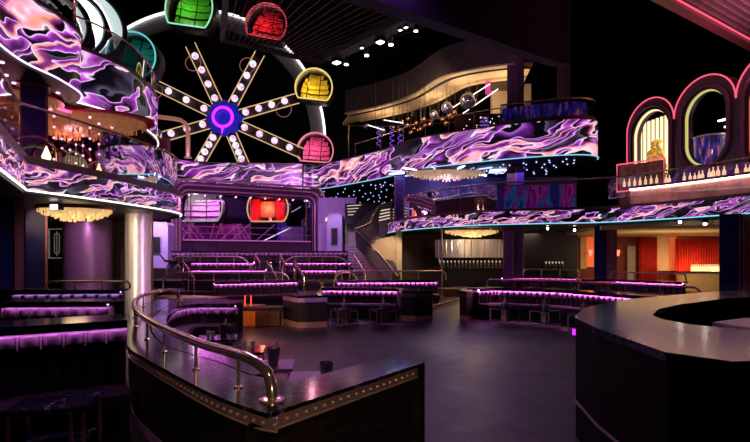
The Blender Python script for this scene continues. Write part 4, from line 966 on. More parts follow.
# ---------------------------------------------------------------- staircase and surroundings
struct(MB().box((PX(337, 29), 29.2, 3.6), (2.2, .25, 3.2)).build('wall_8', LAV))
SY = 26.4
t = thing('staircase', 'dark staircase rising to the left beside the lavender wall', 'staircase', (PX(365, SY), SY, 0))
x_ = PX(372, SY)
mat('stair_grey', (.20, .16, .2), .5, vary=.2); mat('stair_nose', (.5, .42, .5), .4, vary=.1)
for k in range(13):
    MB().box((PX(380, 27)-1.15, 26.2+k*.19, .3+k*.17), (1.6, .2, .17)).build('step', bpy.data.materials['stair_grey'], t)
    MB().box((PX(380, 27)-1.15, 26.11+k*.19, .375+k*.17), (1.6, .03, .03)).build('nosing', bpy.data.materials['stair_nose'], t)
struct(MB().wallpoly([(PX(345, 28.8), 0), (PX(400, 28.8), 0), (PX(400, 28.8), 4.0), (PX(385, 28.8), 4.6), (PX(345, 28.8), 4.6)], 28.8, 29).build('wall_9', GREYM))
struct(MB().wallpoly([(PX(362, 25.4), 0), (PX(397, 25.4), 0), (PX(397, 25.4), PZ(235, 25.4)), (PX(376, 25.4), PZ(239, 25.4)), (PX(375, 25.4), PZ(243, 25.4)), (PX(366, 25.4), PZ(247, 25.4))], 25.7, 25.9).build('wall_10', CREAM))
lamp('SPOT', (PX(400, 23.4), 23.4, 2.9), 230, (1, .72, .5), to=(PX(386, 25.7), 25.7, 1.7), size=.1, spot=60, name='stair_wall_glow')  # spot added in front to brighten the cream wall
lamp('SPOT', (PX(352, 24), 24, 4.8), 60, (.8, .65, .9), to=(PX(358, 27), 27, 1.4), size=.1, spot=60, name='stair_glow')  # unseen spot added so the steps show
t = thing('stair_balustrade', 'brown solid balustrade stepping up the staircase to the first balcony', 'balustrade', P(378, 260, 25.4))
def wp(l, Y): return [(PX(a, Y), PZ(b_, Y)) for a, b_ in l]
BAL = mat('cocoa_balustrade', (.22, .13, .12), .45, .2, vary=.15)
MB().wallpoly(wp([(355, 229), (363, 226.5), (370, 223), (374, 214), (378, 207.5), (392, 202.5), (392, 206), (381, 210), (379, 217), (379, 240), (363, 243), (361, 240), (355, 241)], 25.5), 25.35, 25.5).build('upper_panel', BAL, t)
MB().wallpoly(wp([(356, 231), (360, 230), (372, 243), (372, 249), (381, 254), (384, 259), (393, 261), (400, 275), (400, 282), (388, 282), (374, 266), (356, 247)], 25.2), 25.05, 25.3).build('lower_panel', mat('dusk_balustrade', (.10, .07, .11), .4, .2, vary=.15), t)
MB().tube([P(356, 230, 25.0), P(378, 252, 25.0), P(398, 276, 25.0)], .03, 6).build('handrail', ROSE, t)
MB().tube([P(355, 228.5, 25.3), P(363, 226, 25.3), P(370, 222.5, 25.3), P(374, 213.5, 25.3), P(378, 207, 25.3), P(392, 202, 25.3)], .035, 6).build('top_rail', BRASS, t)
t = thing('upper_flight', 'upper flight of stairs with thin lit treads behind the balustrade', 'staircase', P(360, 212, 27.8))
MB().wallpoly(wp([(345, 204), (381, 203), (352, 224), (345, 224)], 28.2), 28.1, 28.4).build('underside', BLACK, t)
for k in range(4): MB().tube([P(347+k*.3, 206+k*3, 28.0), P(361-k*2.5, 205+k*3.2, 28.0)], .022, 5).build('tread_light', glow('tread_%d' % k, (1, .8, .6), .8), t)
for k in range(4): MB().tube([P(377, 211.5+k*3.2, 27.2), P(390, 209+k*3.0, 27.2)], .03, 5).build('tread_light', bpy.data.materials['tread_0'], t)
# kiosks flanking the stage
def kiosk(px0, px1, py0, Y, label, en, arcy=False):
    x0, x1 = PX(px0, Y), PX(px1, Y); z1 = PZ(py0, Y); t = thing('kiosk', label, 'kiosk', ((x0+x1)/2, Y, 1.2))
    xc, W = (x0+x1)/2, x1-x0
    pts = [(x0, .9), (x1, .9), (x1, z1-.12), (x1-.12, z1), (x0+.12, z1), (x0, z1-.12)]
    MB().wallpoly(pts, Y, Y+.8).build('body', LAV, t)
    a, b_ = PZ(py0+15, Y), PZ(py0+32, Y)
    MB().box((xc, Y-.01, (a+b_)/2), (W*.42, .06, a-b_)).build('window', BLACK, t)
    q_ = MB(); q_.tube([(xc-W*.23, Y-.04, a), (xc+W*.23, Y-.04, a), (xc+W*.23, Y-.04, b_), (xc-W*.23, Y-.04, b_)], .03, 4, True); q_.build('window_frame', LAV, t)
    lamp('SPOT', (xc+.2, Y-1.6, z1+.6), en, (.85, .65, 1), to=(xc, Y, (z1+1)/2), size=.1, spot=75, name='kiosk_wash')
kiosk(327, 342, 213, 28.0, 'lavender lit kiosk with a dark window right of the stage', 120)
kiosk(143, 168, 222, 25.0, 'pink lit kiosk with a dark window between column and stage', 420)
t = thing('fan_lamp', 'yellow half round lamp above the right kiosk', 'lamp', P(329, 219, 28.2))
MB().wallpoly([(PX(326, 28.6)+.28+.32*math.cos(R(a)), PZ(221, 28.6)+.3*math.sin(R(a))) for a in range(0, 181, 15)], 28.5, 28.6).build('shade', G_YEL, t)
MB().tube([(PX(326, 28.6)+.28, 28.55, PZ(221, 28.6)-.25), (PX(326, 28.6)+.28, 28.55, PZ(221, 28.6))], .03, 5).build('stem', BRASS, t)

# ---------------------------------------------------------------- stage
sA, sB = Vector((-10.55, 26.0, 0)), Vector((-2.95, 29.6, 0)); SL = (sB-sA).length; srz = math.atan2(sB.y-sA.y, sB.x-sA.x)
st = thing('stage', 'violet stage inside a rounded proscenium of nested rose metal bands', 'stage', sA, srz)
for k in range(6):
    i_ = k*.12; r = .75-i_*.5; zt_ = 5.85-i_*1.0; x0, x1 = i_*.85, SL-i_*.85
    pth = [(x0, 0, 1.25), (x0, 0, zt_-r)]+[(x0+r-r*math.cos(R(a)), 0, zt_-r+r*math.sin(R(a))) for a in range(10, 91, 10)]+[(x1-r+r*math.sin(R(a)), 0, zt_-r+r*math.cos(R(a))) for a in range(0, 90, 10)]+[(x1, 0, zt_-r), (x1, 0, 1.25)]
    pth = [(a, .1+k*.14, c_) for a, b_, c_ in pth]
    MB().tube(pth, .065 if k % 2 == 0 else .045, 6).build('band', (ROSE if k % 2 == 0 else mat('violet_band_%d' % k, (.3, .1, .4), .3, .6, vary=.1)), st, True, local=True)
pth = [(.0, .0)]
q_ = MB(); q_.wallpoly([(-.05, 5.2), (SL+.05, 5.2), (SL-.2, 5.6), (SL-.7, 5.85), (.7, 5.85), (.2, 5.6)], .95, 1.1); q_.box((.3, 1.0, 3.6), (.55, .1, 4.6)); q_.box((SL-.3, 1.0, 3.6), (.55, .1, 4.6)); q_.build('backing', mat('violet_black', (.05, .02, .07), .3, .3, vary=.3), st, local=True)
q_ = MB()
for k in range(9): q_.ball((.9+k*(SL-1.8)/8, .75, 5.12), .045, 8)
q_.build('head_lights', G_PSTAR, st, local=True)
sb = st
n = 44; pts = [(.6+(SL-1.2)*i/(n*4), .95+.05*abs(math.sin(i*math.pi/4))) for i in range(n*4+1)]
MB().sweep(pts, [(0, 1.2), (0, 2.62)], closeprof=False).build('front', mat('plum_ribbed', (.07, .03, .07), .4, vary=.2), sb, True, local=True)
MB().box((SL/2, 3.4, 2.66), (SL-1.1, 5.0, .1)).build('deck', mat('violet_gloss_floor', (.12, .03, .14), .12, vary=.6, vscale=2), sb, local=True)
MB().box((SL/2, .9, 2.68), (SL-1.2, .06, .07)).build('lip', mat('lip', (.6, .3, .5), .3, .5, (1, .3, .8), .25, vary=.1), sb, local=True)
MB().box((SL/2, 5.9, 4.3), (SL-1.0, .1, 3.2)).build('rear_wall', mat('stage_wall', (.05, .03, .12), .4, vary=.4), st, local=True)
# inside the stage
def sloc(s_, d_, z): return sA+Matrix.Rotation(srz, 4, 'Z') @ Vector((s_, d_, z))
g = gondola(201, 204, 29.6, 46, 44, 0, GREYM, glow('pale_green_neon', (.55, .8, .6), .7), 'grey green gondola car at the left of the stage', 40, (.8, .9, .7), name='stage_gondola', deep=1.0)
g.location = sloc(1.55, 2.3, 4.45)
g = gondola(272.5, 205, 30, 41, 42, 0, RED, glow('amber_neon', (1, .6, .2), 1.1), 'red gondola car glowing at the right of the stage', 0, (1, .1, .05), name='stage_gondola', deep=1.0)
g.location = sloc(5.45, 1.9, 4.5)
lamp('POINT', (0, -.5, .2), 110, (1, .25, .12), size=.3, parent=g, name='cabin_lamp')
MB().box((0, -.05, .1), (.85, .06, .95)).build('cabin_window', mat('amber_window', (.35, .12, .04), .3, 0, (.6, .2, .05), .3, vary=.5, vscale=4), g, local=True)
for sgn in (-1, 1): MB().box((sgn*.75, .0, .05), (.55, .05, 1.35), 0, .02).build('door', bpy.data.materials.get('lit_scarlet') or mat('lit_scarlet', (.85, .02, .02), .3, vary=.1), g, local=True)
t = st; q_ = MB()
for k in range(16):
    x0 = .4+k*.3; q_.tube([(x0, 2.6, 2.75), (x0+random.uniform(-1.2, 1.2), 2.6, 3.75)], .02, 4)
q_.build('lattice', glow('violet_lattice', (.7, .12, .5), .7), t, local=True)
MB().box((2.4, 2.8, 3.2), (4.4, .08, 1.0)).build('panel', mat('violet_panel', (.3, .06, .3), .2, .3, vary=.7, vscale=3), t, local=True)
t = st
MB().tube([(5.3, 2.2, 2.75), (6.9, 2.2, 3.55)], .03, 6).build('lower_bar', G_LILAC, t, local=True)
MB().tube([(6.6, 3.2, 4.2), (7.9, 3.2, 5.0)], .03, 6).build('upper_bar', bpy.data.materials.get('soft_lilac') or glow('soft_lilac', (.8, .6, 1), .8), t, local=True)
MB().box((7.1, 2.5, 3.2), (1.4, .3, .9)).build('sloped_panel', LAV, t, local=True)
MB().box((6.75, 3.6, 3.95), (.5, .5, 2.5), 0, .02).build('violet_column', mat('ultraviolet', (.08, .05, .6), .3, 0, (.1, .05, .8), .25, vary=.2), st, local=True)
t = st
MB().box((SL/2, .88, 3.95), (SL-1.3, .02, 2.5)).build('pane', GLASS, t, local=True)
q_ = MB()
for z in (3.42, 3.05): q_.tube([(.6, .86, z), (SL-.6, .86, z)], .02, 5)
for x in (.9, SL*.5, SL-.9): q_.tube([(x, .86, 2.72), (x, .86, 5.1)], .015, 5)
q_.build('mullions', ROSE, t, local=True)
lamp('AREA', sloc(2.2, 2.0, 5.0), 240, (1, .2, .85), size=2, size_y=1, name='stage_violet'); lamp('AREA', sloc(6.2, 2.0, 5.0), 40, (.35, .3, 1), size=1.5, size_y=1, name='stage_blue')

# ---------------------------------------------------------------- banquettes
def banquette(path, zf, zt_, label, ch=.22, seat=.5, tape=G_PURP, ledge=.25, leather=LEATH, group=None, seat_h=.42, ledge_m=MARB, n_per=8, tape_h=.05, base=True):
    path = [p[:2] for p in path]
    Lp = sum(math.dist(path[i], path[i+1]) for i in range(len(path)-1)); nc = max(2, round(Lp/ch)); rs = resamp([(*p, 0) for p in path], nc*n_per); rs = [p[:2] for p in rs]
    nr = norms(rs); t = thing('banquette', label, 'banquette', (*path[len(path)//2], zf), 0, group)
    zs = [zf+seat_h-.05]+[zf+seat_h+(zt_-.05-zf-seat_h)*k/6 for k in range(7)]
    rollh = min(.15, (zt_-zf-seat_h)*.42)
    def pad(za, zb_, o0, bul, nz, nm, mt, rnd):
        vs = []; fs = []
        for i, p in enumerate(rs):
            ph = abs(math.sin(math.pi*(i % n_per)/n_per))**.35
            for j in range(nz+1):
                q_ = j/nz; e_ = math.sqrt(max(0, 1-(2*q_-1)**6)) if rnd else 1
                o = o0*(.25+.75*e_) + bul*ph*e_
                vs.append((p[0]+nr[i][0]*o, p[1]+nr[i][1]*o, za+(zb_-za)*q_))
        k_ = nz+1
        for i in range(len(rs)-1):
            for j in range(nz): fs.append((i*k_+j, i*k_+j+1, (i+1)*k_+j+1, (i+1)*k_+j))
        return MB().add(vs, fs).build(nm, mt, t, True)
    roll = pad(zt_-.015-rollh, zt_-.012, .095, .075, 6, 'head_roll', leather, True)
    near = tape is G_P3
    for c_ in range(0, nc+1):
        i = c_*n_per; p = rs[i]; hw = .008 if near else .026; n_ = nr[i]; tx, ty = -n_[1], n_[0]; o = .15 if near else .175
        q = [(p[0]+tx*sx*hw+n_[0]*oo, p[1]+ty*sx*hw+n_[1]*oo) for sx, oo in ((-1, .02), (1, .02), (1, o), (-1, o))]
        MB().prism(q, zt_-.02-rollh, zt_-.03).build('seam', LITEDGE if near else LEATHD, roll)  # dark far seams paint the shade between pads, pale near ones lit edges
    pad(zf+seat_h-.04, zt_-.02-rollh, .075, .035, 3, 'backrest', LEATHD, False)
    MB().sweep(path, [(.1, zf+seat_h-.14), (.1, zf+seat_h), (seat-.04, zf+seat_h+.01), (seat, zf+seat_h-.03), (seat, zf+seat_h-.14)]).build('seat', LEATHD, t)
    MB().sweep(path, [(.0, zf), (.0, zf+seat_h-.14), (seat-.08, zf+seat_h-.14), (seat-.08, zf)]).build('base', BLACK, t)
    MB().sweep(path, [(.0, zf), (.0, zt_), (-.06, zt_), (-.06, zf)]).build('rear_panel', DWOOD, t)
    if ledge: MB().sweep(path, [(.2, zt_+.03), (.2, zt_+.075), (-ledge, zt_+.075), (-ledge, zt_+.03)]).build('ledge', ledge_m, t)
    MB().sweep(path, [(.19, zt_+.015), (.19, zt_+.028), (.15, zt_+.028), (.15, zt_+.015)]).build('light_tape', tape, t)
    MB().sweep(path, [(.21, zt_-.006), (.21, zt_+.075), (.198, zt_+.075), (.198, zt_-.006)]).build('valance', ledge_m if ledge else DWOOD, t)
    return t
G_P2 = glow('purple_tape_strong', (1, .3, .85), 60); G_P3 = glow('purple_tape_near', (.85, .38, .95), 9)
def line(px0, py0, px1, py1, z, n=1):
    Y0 = (CAMZ-z)*F/(py0-HZ); Y1 = (CAMZ-z)*F/(py1-HZ); return [(PX(px0, Y0), Y0), (PX(px1, Y1), Y1)]
# near left rows
banquette([(-4.9, 3.97), (-2.69, 5.38)], 0, 1.02, 'nearest plum channel-back banquette at the left edge', ch=.19, seat=.5, tape=G_P3, ledge=.42)
banquette([(-5.5, 7.5), (-3.98, 7.6)], 0, 1.02, 'second plum banquette behind the nearest left one', ch=.2, tape=G_P3, ledge=.3, seat=.5)
banquette([(-7.2, 10.0), (-5.15, 10.25)], 0, 1.02, 'third left banquette with bluish lit back below the navy pillars', ch=.22, tape=glow('lilac_tape', (.55, .5, 1), 9), ledge=.3, seat=.45)
# centre rows
banquette([(PX(322, 14.6), 14.75), (PX(398, 14.4), 14.4)], 0, .78, 'front banquette between the two dark podiums', ch=.165, tape=G_P2, ledge=.25, seat=.55)
banquette([(PX(337, 18), 18.0), (PX(437, 18.3), 18.3)], 0, .84, 'banquette behind the front centre one, below the long rail', ch=.165, tape=G_P2, ledge=.25, seat=.5)
banquette([(PX(213, 17.2), 17.2), (PX(297, 18.4), 18.4)], 0, .83, 'banquette above the golden steps left of the aisle', ch=.165, tape=G_P2, ledge=.25, seat=.5)
# tiers
T1, T2, T3 = .4, .7, 1.2
struct(MB().prism([(-11, 19.6), (-1.2, 19.6), (-1.2, 26), (-11, 26)], 0.0, T1).build('floor_1', DWOOD))
struct(MB().prism([(-11, 22.0), (-1.3, 22.0), (-1.3, 26), (-11, 26)], T1, T2).build('floor_2', DWOOD))
struct(MB().prism([(-11.5, 24.6), (-1.2, 24.6), (-1.2, 30), (-11.5, 30)], T2, T3).build('floor_3', DWOOD))
banquette([(PX(188, 20.6), 20.6), (PX(267, 20.6), 20.6)], T1, 1.2, 'lower tier banquette left of the aisle', ch=.2, tape=G_P2, ledge=.2, seat=.45)
banquette([(PX(300, 20.6), 20.6), (PX(342, 20.6), 20.6)], T1, 1.2, 'lower tier banquette right of the aisle', ch=.2, tape=G_P2, ledge=.2, seat=.45)
banquette([(PX(192, 23), 23.0), (PX(255, 23), 23.0)], T2, 1.48, 'middle tier banquette left of the aisle', ch=.2, tape=G_P2, ledge=.2, seat=.45)
banquette([(PX(285, 23), 23.0), (PX(351, 23), 23.0)], T2, 1.48, 'middle tier banquette right of the aisle', ch=.2, tape=G_P2, ledge=.2, seat=.45)
banquette([(PX(172, 25.6), 25.6), (PX(348, 25.6), 25.6)], T3, 1.98, 'long banquette on the top tier before the stage', ch=.25, tape=glow('soft_tape', (.8, .4, 1), 6), ledge=.2, seat=.45)
# right rows
banquette([(PX(474, 14.3), 14.3), (PX(494, 14.8), 14.8), (PX(560, 13.9), 13.9), (PX(634, 11.9), 11.9), (PX(690, 10.8), 10.8)], 0, .78, 'long banquette curving along the right of the dance floor', ch=.165, tape=G_P2, ledge=.3, seat=.55)
banquette([(PX(494, 21.8), 21.0), (PX(525, 22.6), 22.4), (PX(578, 21.4), 21.4)], 0, .83, 'red and purple lit banquette before the centre right pillar', ch=.22, tape=glow('rosy_tape', (1, .25, .6), 26), ledge=.25, seat=.5)
banquette([(PX(617, 19.6), 19.6), (PX(685, 17.6), 17.6)], 0, .8, 'purple lit banquette before the red wall', ch=.2, tape=G_P2, ledge=.25, seat=.5)
banquette([(PX(580, 20.0), 20.0), (PX(615, 19.7), 19.7)], 0, .8, 'red lit banquette before the navy pillar', ch=.22, tape=G_REDT, ledge=.2, seat=.45)

# ---------------------------------------------------------------- railings
def railing(pts, zb_, h, label, posts, r=.03, m=ROSE, mid=False, endl=True):
    t = thing('railing', label, 'railing', (pts[0][0], pts[0][1], zb_))
    a = Vector((*pts[0][:2], 0)); b_ = Vector((*pts[-1][:2], 0)); d0 = (Vector((*pts[1][:2], 0))-a).normalized(); d1 = (b_-Vector((*pts[-2][:2], 0))).normalized(); c_ = h*.6
    top = [(*((a+d0*c_*(1-math.cos(R(q_))))[:2]), zb_+h-c_+c_*math.sin(R(q_))) for q_ in range(0, 90, 18)]
    tail = [(*((b_-d1*c_*(1-math.cos(R(q_))))[:2]), zb_+h-c_+c_*math.sin(R(q_))) for q_ in range(72, -1, -18)]
    body = [(*p[:2], zb_+h) for p in pts[1:-1]]
    path = [(*a[:2], zb_)] + top + [(*((a+d0*c_)[:2]), zb_+h)] + body + [(*((b_-d1*c_)[:2]), zb_+h)] + tail + [(*b_[:2], zb_)]
    MB().tube(path, r, 8).build('rail', m, t, True)
    rs = resamp([(*p[:2], 0) for p in pts], posts+1)
    for p in rs[1:-1]:
        MB().tube([(p[0], p[1], zb_), (p[0], p[1], zb_+h)], r*.6, 6).build('post', m, t)
    return t
railing([(PX(336, 18.25), 18.3), (PX(390, 18.4), 18.45), (PX(446, 18.5), 18.55)], .9, .33, 'rose brass rail with rounded ends over the long centre banquette', 3)
railing([(PX(487, 15.1), 15.1), (PX(560, 14.2), 14.2), (PX(634, 12.2), 12.2), (PX(700, 11.1), 11.1)], .85, .22, 'long low rail above the right dance floor banquette', 6, .025)
railing([(PX(524, 22.6), 22.7), (PX(578, 21.8), 21.7)], .9, .3, 'short rail behind the red lit banquette', 2)
railing([(PX(610, 19.9), 19.9), (PX(650, 18.9), 18.9), (PX(686, 17.9), 17.9)], .87, .28, 'rail above the banquette before the red wall', 2)
railing([(PX(50, 10.45), 10.35), (PX(130, 10.45), 10.45)], 1.09, .15, 'low brass rail on the third left banquette', 2, .022, BRASS)
railing([(PX(163, 19.75), 19.75), (PX(228, 19.75), 19.75), (PX(290, 19.75), 19.75)], T1, .74, 'rail along the lower tier left of the aisle', 4)
railing([(PX(334, 19.75), 19.75), (PX(358, 19.75), 19.75)], T1, .74, 'short rail along the lower tier right of the aisle', 2)
railing([(PX(170, 22.6), 22.2), (PX(210, 22.2), 22.2), (PX(253, 22.6), 22.2)], T2, 1.07, 'rail along the middle tier left of the aisle', 4)
railing([(PX(284, 22.6), 22.2), (PX(320, 22.2), 22.2), (PX(350, 22.6), 22.2)], T2, 1.07, 'rail along the middle tier right of the aisle', 4)
def handrail(a, b_, Ya, Yb, label, extra=None):
    p, q_ = P(*a, Ya), P(*b_, Yb); t = thing('stair_handrail', label, 'handrail', (q_.x, q_.y, 0))
    MB().tube(([P(*extra[0], extra[1])] if extra else []) + [p, q_], .04, 8).build('rail', mat('brass_with_pink_light', (.9, .5, .55), .25, .9, vary=.1) if 'brass_with_pink_light' not in bpy.data.materials else bpy.data.materials['brass_with_pink_light'], t, True)  # pink light on the brass is mixed into its base colour
    zf = .0
    for v, zz in ((p, T2 if v_y(p) else T1), (q_, 0 if q_.y < 19.6 else T1)):
        MB().tube([v, (v.x, v.y, zz)], .025, 6).build('post', BRASS, t)
def v_y(p): return p.y > 22.0
handrail((255, 254), (260, 263), 23.5, 22.1, 'upper stair handrail on the left of the aisle')
handrail((267, 261), (277, 277), 20.9, 19.3, 'lower stair handrail on the left of the aisle')
handrail((280, 254), (284.5, 263), 23.5, 22.1, 'upper stair handrail on the right of the aisle')
handrail((294, 261), (304, 277), 20.7, 18.7, 'lower stair handrail beside the golden landing')
handrail((355, 255), (366, 274), 21.0, 19.0, 'slanting handrail at the foot of the staircase')
t = thing('stair_handrail', 'pink lit handrail zigzagging down the left side of the tiers', 'handrail', (PX(193, 19.3), 19.3, 0))
MB().tube([P(160, 254, 23), P(165, 261, 21.6), P(183, 262, 21.2), P(194, 278, 19.3)], .045, 8).build('rail', bpy.data.materials['brass_with_pink_light'], t, True)
MB().tube([P(183, 262, 21.2), (PX(183, 21.2), 21.2, T1)], .025, 6).build('post', BRASS, t); MB().tube([P(194, 278, 19.3), (PX(194, 19.3), 19.3, 0)], .025, 6).build('post', BRASS, t)

# golden steps
GSTEP = mat('golden_step_wood', (.32, .19, .08), .3, .3, vary=.4, vscale=3, stretch=(1, 8, 1))
t = thing('curved_steps', 'low dark steps with golden lit nosings behind the near booth', 'steps', (-6.2, 15, 0))
for k, (Y, px0, px1, h) in enumerate([(15.5, 150, 213, .52), (14.5, 155, 255, .36), (13.3, 160, 262, .2)]):
    pth = spl([(PX(px0, Y+.3), Y+.4, 0), (PX((px0+px1)/2, Y), Y, 0), (PX(px1, Y+.2), Y-.4, 0)], 8)
    MB().sweep(pth, [(0, 0), (0, h-.03), (-.9, h-.03), (-.9, 0)]).build('tread', GSTEP, t)
    MB().sweep(pth, [(.02, h-.06), (.02, h), (-.06, h), (-.06, h-.06)]).build('nosing', BRASS, t)
lamp('SPOT', (PX(200, 17), 16.0, 3.0), 130, (1, .6, .25), to=(PX(205, 15), 15.0, .3), size=.1, spot=80, name='step_glow')
t = thing('landing', 'golden lit landing between aisle and right seating', 'steps', (PX(320, 19), 19, 0))
MB().box((PX(320, 19), 19.0, .2), (1.75, .6, .4)).build('tread', GSTEP, t); MB().box((PX(320, 18.7), 18.69, .38), (1.75, .04, .05)).build('nosing', BRASS, t)
lamp('POINT', (PX(320, 18.2), 18.3, .9), 9, (1, .75, .3), size=.1, name='landing_glow')
t = thing('side_ramp', 'dark ramp with golden lit edges right of the centre seating', 'steps', (PX(440, 16), 16, 0))
for k, (a, b_, z) in enumerate([((415, 288), (468, 276), .35), ((404, 280.5), (462, 272), .7)]):
    Ya, Yb = (CAMZ-z)*F/(a[1]-HZ), (CAMZ-z)*F/(b_[1]-HZ); Yb = min(Yb, 23); Ya = min(Ya, 22)
    p, q_ = P(*a, Ya), P(*b_, Yb)
    if k == 0:
        MB().prism([(p.x, p.y), (p.x+1.3, p.y+.2), (q_.x+.3, q_.y-.8), (q_.x, q_.y)], 0, z-.02).build('slope', GSTEP, t)
        MB().tube([(p.x, p.y, z), (q_.x, q_.y, z)], .045, 6).build('edge_strip', BRASS, t)
p, q_ = P(432, 303, 19), P(470, 288, 19); 
MB().tube([(PX(418, 15.6), 15.6, .12), (PX(462, 19.5), 19.5, .12)], .05, 6).build('kerb', BRASS, t)
lamp('SPOT', (PX(440, 18), 18.2, 2.9), 100, (1, .65, .3), to=(PX(440, 17.6), 17.8, .3), size=.08, spot=70, name='ramp_glow')
# ---------------------------------------------------------------- podiums
def podium(poly, h, label, m_top, extras=True):
    cx_ = sum(p[0] for p in poly)/len(poly); cy_ = sum(p[1] for p in poly)/len(poly); t = thing('podium', label, 'podium', (cx_, cy_, 0))
    def grow(k): return [(cx_+(p[0]-cx_)*k, cy_+(p[1]-cy_)*k) for p in poly]
    MB().prism(poly, .13, h-.16).build('body', DWOOD, t); MB().prism(grow(1.015), 0, .14).build('base_band', mat('copper_band', (.65, .38, .22), .4, .3, vary=.1) if 'copper_band' not in bpy.data.materials else bpy.data.materials['copper_band'], t)
    MB().prism(grow(1.015), h-.17, h-.06).build('top_band', m_top, t); MB().prism(grow(1.03), h-.06, h).build('worktop', MARB, t)
    return t
MB1 = mat('mauve_metal_band', (.6, .34, .6), .4, .2, vary=.15)
c_ = (PX(299, 12.6), 12.45)
podium([(PX(283, 13.1), 13.1), (PX(298, 12.3), 12.3), (PX(327, 12.5), 12.5), (PX(322, 13.4), 13.4)], .8, 'dark wood podium with mauve top band left of the front tables', MB1)
lamp('SPOT', (PX(280, 10.6), 10.6, 2.4), 130, (1, .6, .3), to=(PX(290, 12.6), 12.6, .1), size=.05, spot=22, name='podium_warm')
lamp('SPOT', (PX(320, 10), 10, 2.4), 65, (.9, .5, 1), to=(PX(315, 12.4), 12.4, .5), size=.05, spot=30, name='podium_violet')
podium([(PX(397, 14.2), 14.2), (PX(402, 13.8), 13.8), (PX(415, 13.7), 13.65), (PX(432, 13.9), 13.8), (PX(433, 14.6), 14.6), (PX(398, 14.9), 14.9)], .82, 'dark rounded podium right of the front tables', mat('smoky_band', (.2, .14, .16), .35, .6, vary=.15))
podium([(PX(459, 14.0), 13.9), (PX(466, 13.7), 13.6), (PX(474, 14.2), 14.2), (PX(470, 15.2), 15.2), (PX(461, 15), 15)], .82, 'narrow dark podium ending the right banquette', mat('smoky_band_2', (.16, .11, .1), .35, .6, vary=.15))
t = thing('low_cabinet', 'low copper fronted cabinet lit orange behind the booth', 'cabinet', (PX(260, 12.6), 12.6, 0))
MB().box((PX(262, 12.7), 12.9, .42), (1.05, .5, .1), .06).build('worktop', DWOOD, t)
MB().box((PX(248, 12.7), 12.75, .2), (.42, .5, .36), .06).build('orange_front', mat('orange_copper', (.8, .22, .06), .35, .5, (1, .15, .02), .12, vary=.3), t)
MB().box((PX(268, 12.7), 12.8, .2), (.6, .5, .36), .06).build('brown_front', mat('brown_copper', (.18, .08, .05), .4, .4, vary=.3), t)
for k, (px, py) in enumerate([(245, 297), (251, 298)]):
    t = thing('red_candle', ['thin red candle tube on the orange cabinet', 'second thin red candle tube beside the first'][k], 'candle', P(px, 305, 12.75)); z = .47; p = (PX(px, 12.75), 12.75, z)
    MB().tube([p, (p[0], p[1], z+.3)], .018, 6).build('tube', glow('red_tube_%d' % k, (1, .08, .03), 1.4), t); MB().lathe([(.04, 0), (.04, .02)], p, 8).build('base', BLACK, t)
lamp('POINT', (PX(250, 12), 12.2, .7), 5, (1, .4, .1), size=.05, name='cabinet_glow')

# ---------------------------------------------------------------- tables on the dance floor
def cube_table(s_=.55, h=.42):
    t = thing('cube_table', 'x', 'table', (0, 0, 0)); q_ = s_/2
    MB().box((0, 0, h), (s_, s_, .03), 0, .01).build('table_top', MARB, t, local=True)
    for i, (a, b_) in enumerate(((-q_, -q_), (q_, -q_), (q_, q_), (-q_, q_))): MB().box((a*.95, b_*.95, h/2), (.03, .03, h-.03)).build('leg', CHROME, t, local=True)
    for z in (.03, h-.03):
        r = MB()
        for (a, b_, dx, dy) in ((0, -q_, 1, 0), (0, q_, 1, 0), (-q_, 0, 0, 1), (q_, 0, 0, 1)): r.box((a*.95, b_*.95, z), (s_*.95 if dx else .02, s_*.95 if dy else .02, .02))
        r.build('frame', CHROME, t, local=True)
    MB().box((0, 0, .12), (s_*.9, s_*.9, .015)).build('lower_shelf', mat('smoked_shelf', (.03, .02, .04), .1, vary=.1) if 'smoked_shelf' not in bpy.data.materials else bpy.data.materials['smoked_shelf'], t, local=True)
    MB().box((0, 0, .22), (.14, .14, .3)).build('centre_post', ROSE, t, local=True)
    return t
def bottle_set():
    t = thing('table_lamp', 'x', 'lamp', (0, 0, 0))
    MB().lathe([(.07, 0), (.08, .12), (.05, .13)], (0, 0, 0), 10).build('holder', CHROME, t, True, local=True)
    MB().lathe([(.03, .13), (.035, .2), (.012, .26), (.012, .32)], (0, 0, 0), 8).build('bottle_neck', ROSE, t, True, local=True)
    return t
ct0 = cube_table(); bs0 = bottle_set(); first = True
tb = [(344, 325.5, R(25), 'chrome cube table before the front banquette, left one'), (383, 325, R(20), 'chrome cube table before the front banquette, beside the rounded podium'),
      (505, 323, R(35), 'chrome cube table at the left end of the right banquette'), (545, 326, R(40), 'chrome cube table in the middle of the right banquette'), (584, 331, R(45), 'chrome cube table half hidden by the bar')]
for px, py, rz, lb in tb:
    Y = CAMZ*F/(py-HZ)-.12; loc = (PX(px, Y), Y, 0)
    if first: o = ct0; o.location = loc; o.rotation_euler = (0, 0, rz); o['label'] = lb; b2 = bs0; b2.location = (loc[0], loc[1], .435); first = False
    else: o = dup(ct0, loc, rz, lb); b2 = dup(bs0, (loc[0], loc[1], .435), rz)
    b2['label'] = 'small metal bottle holder on the ' + lb.replace('chrome cube table', 'table')
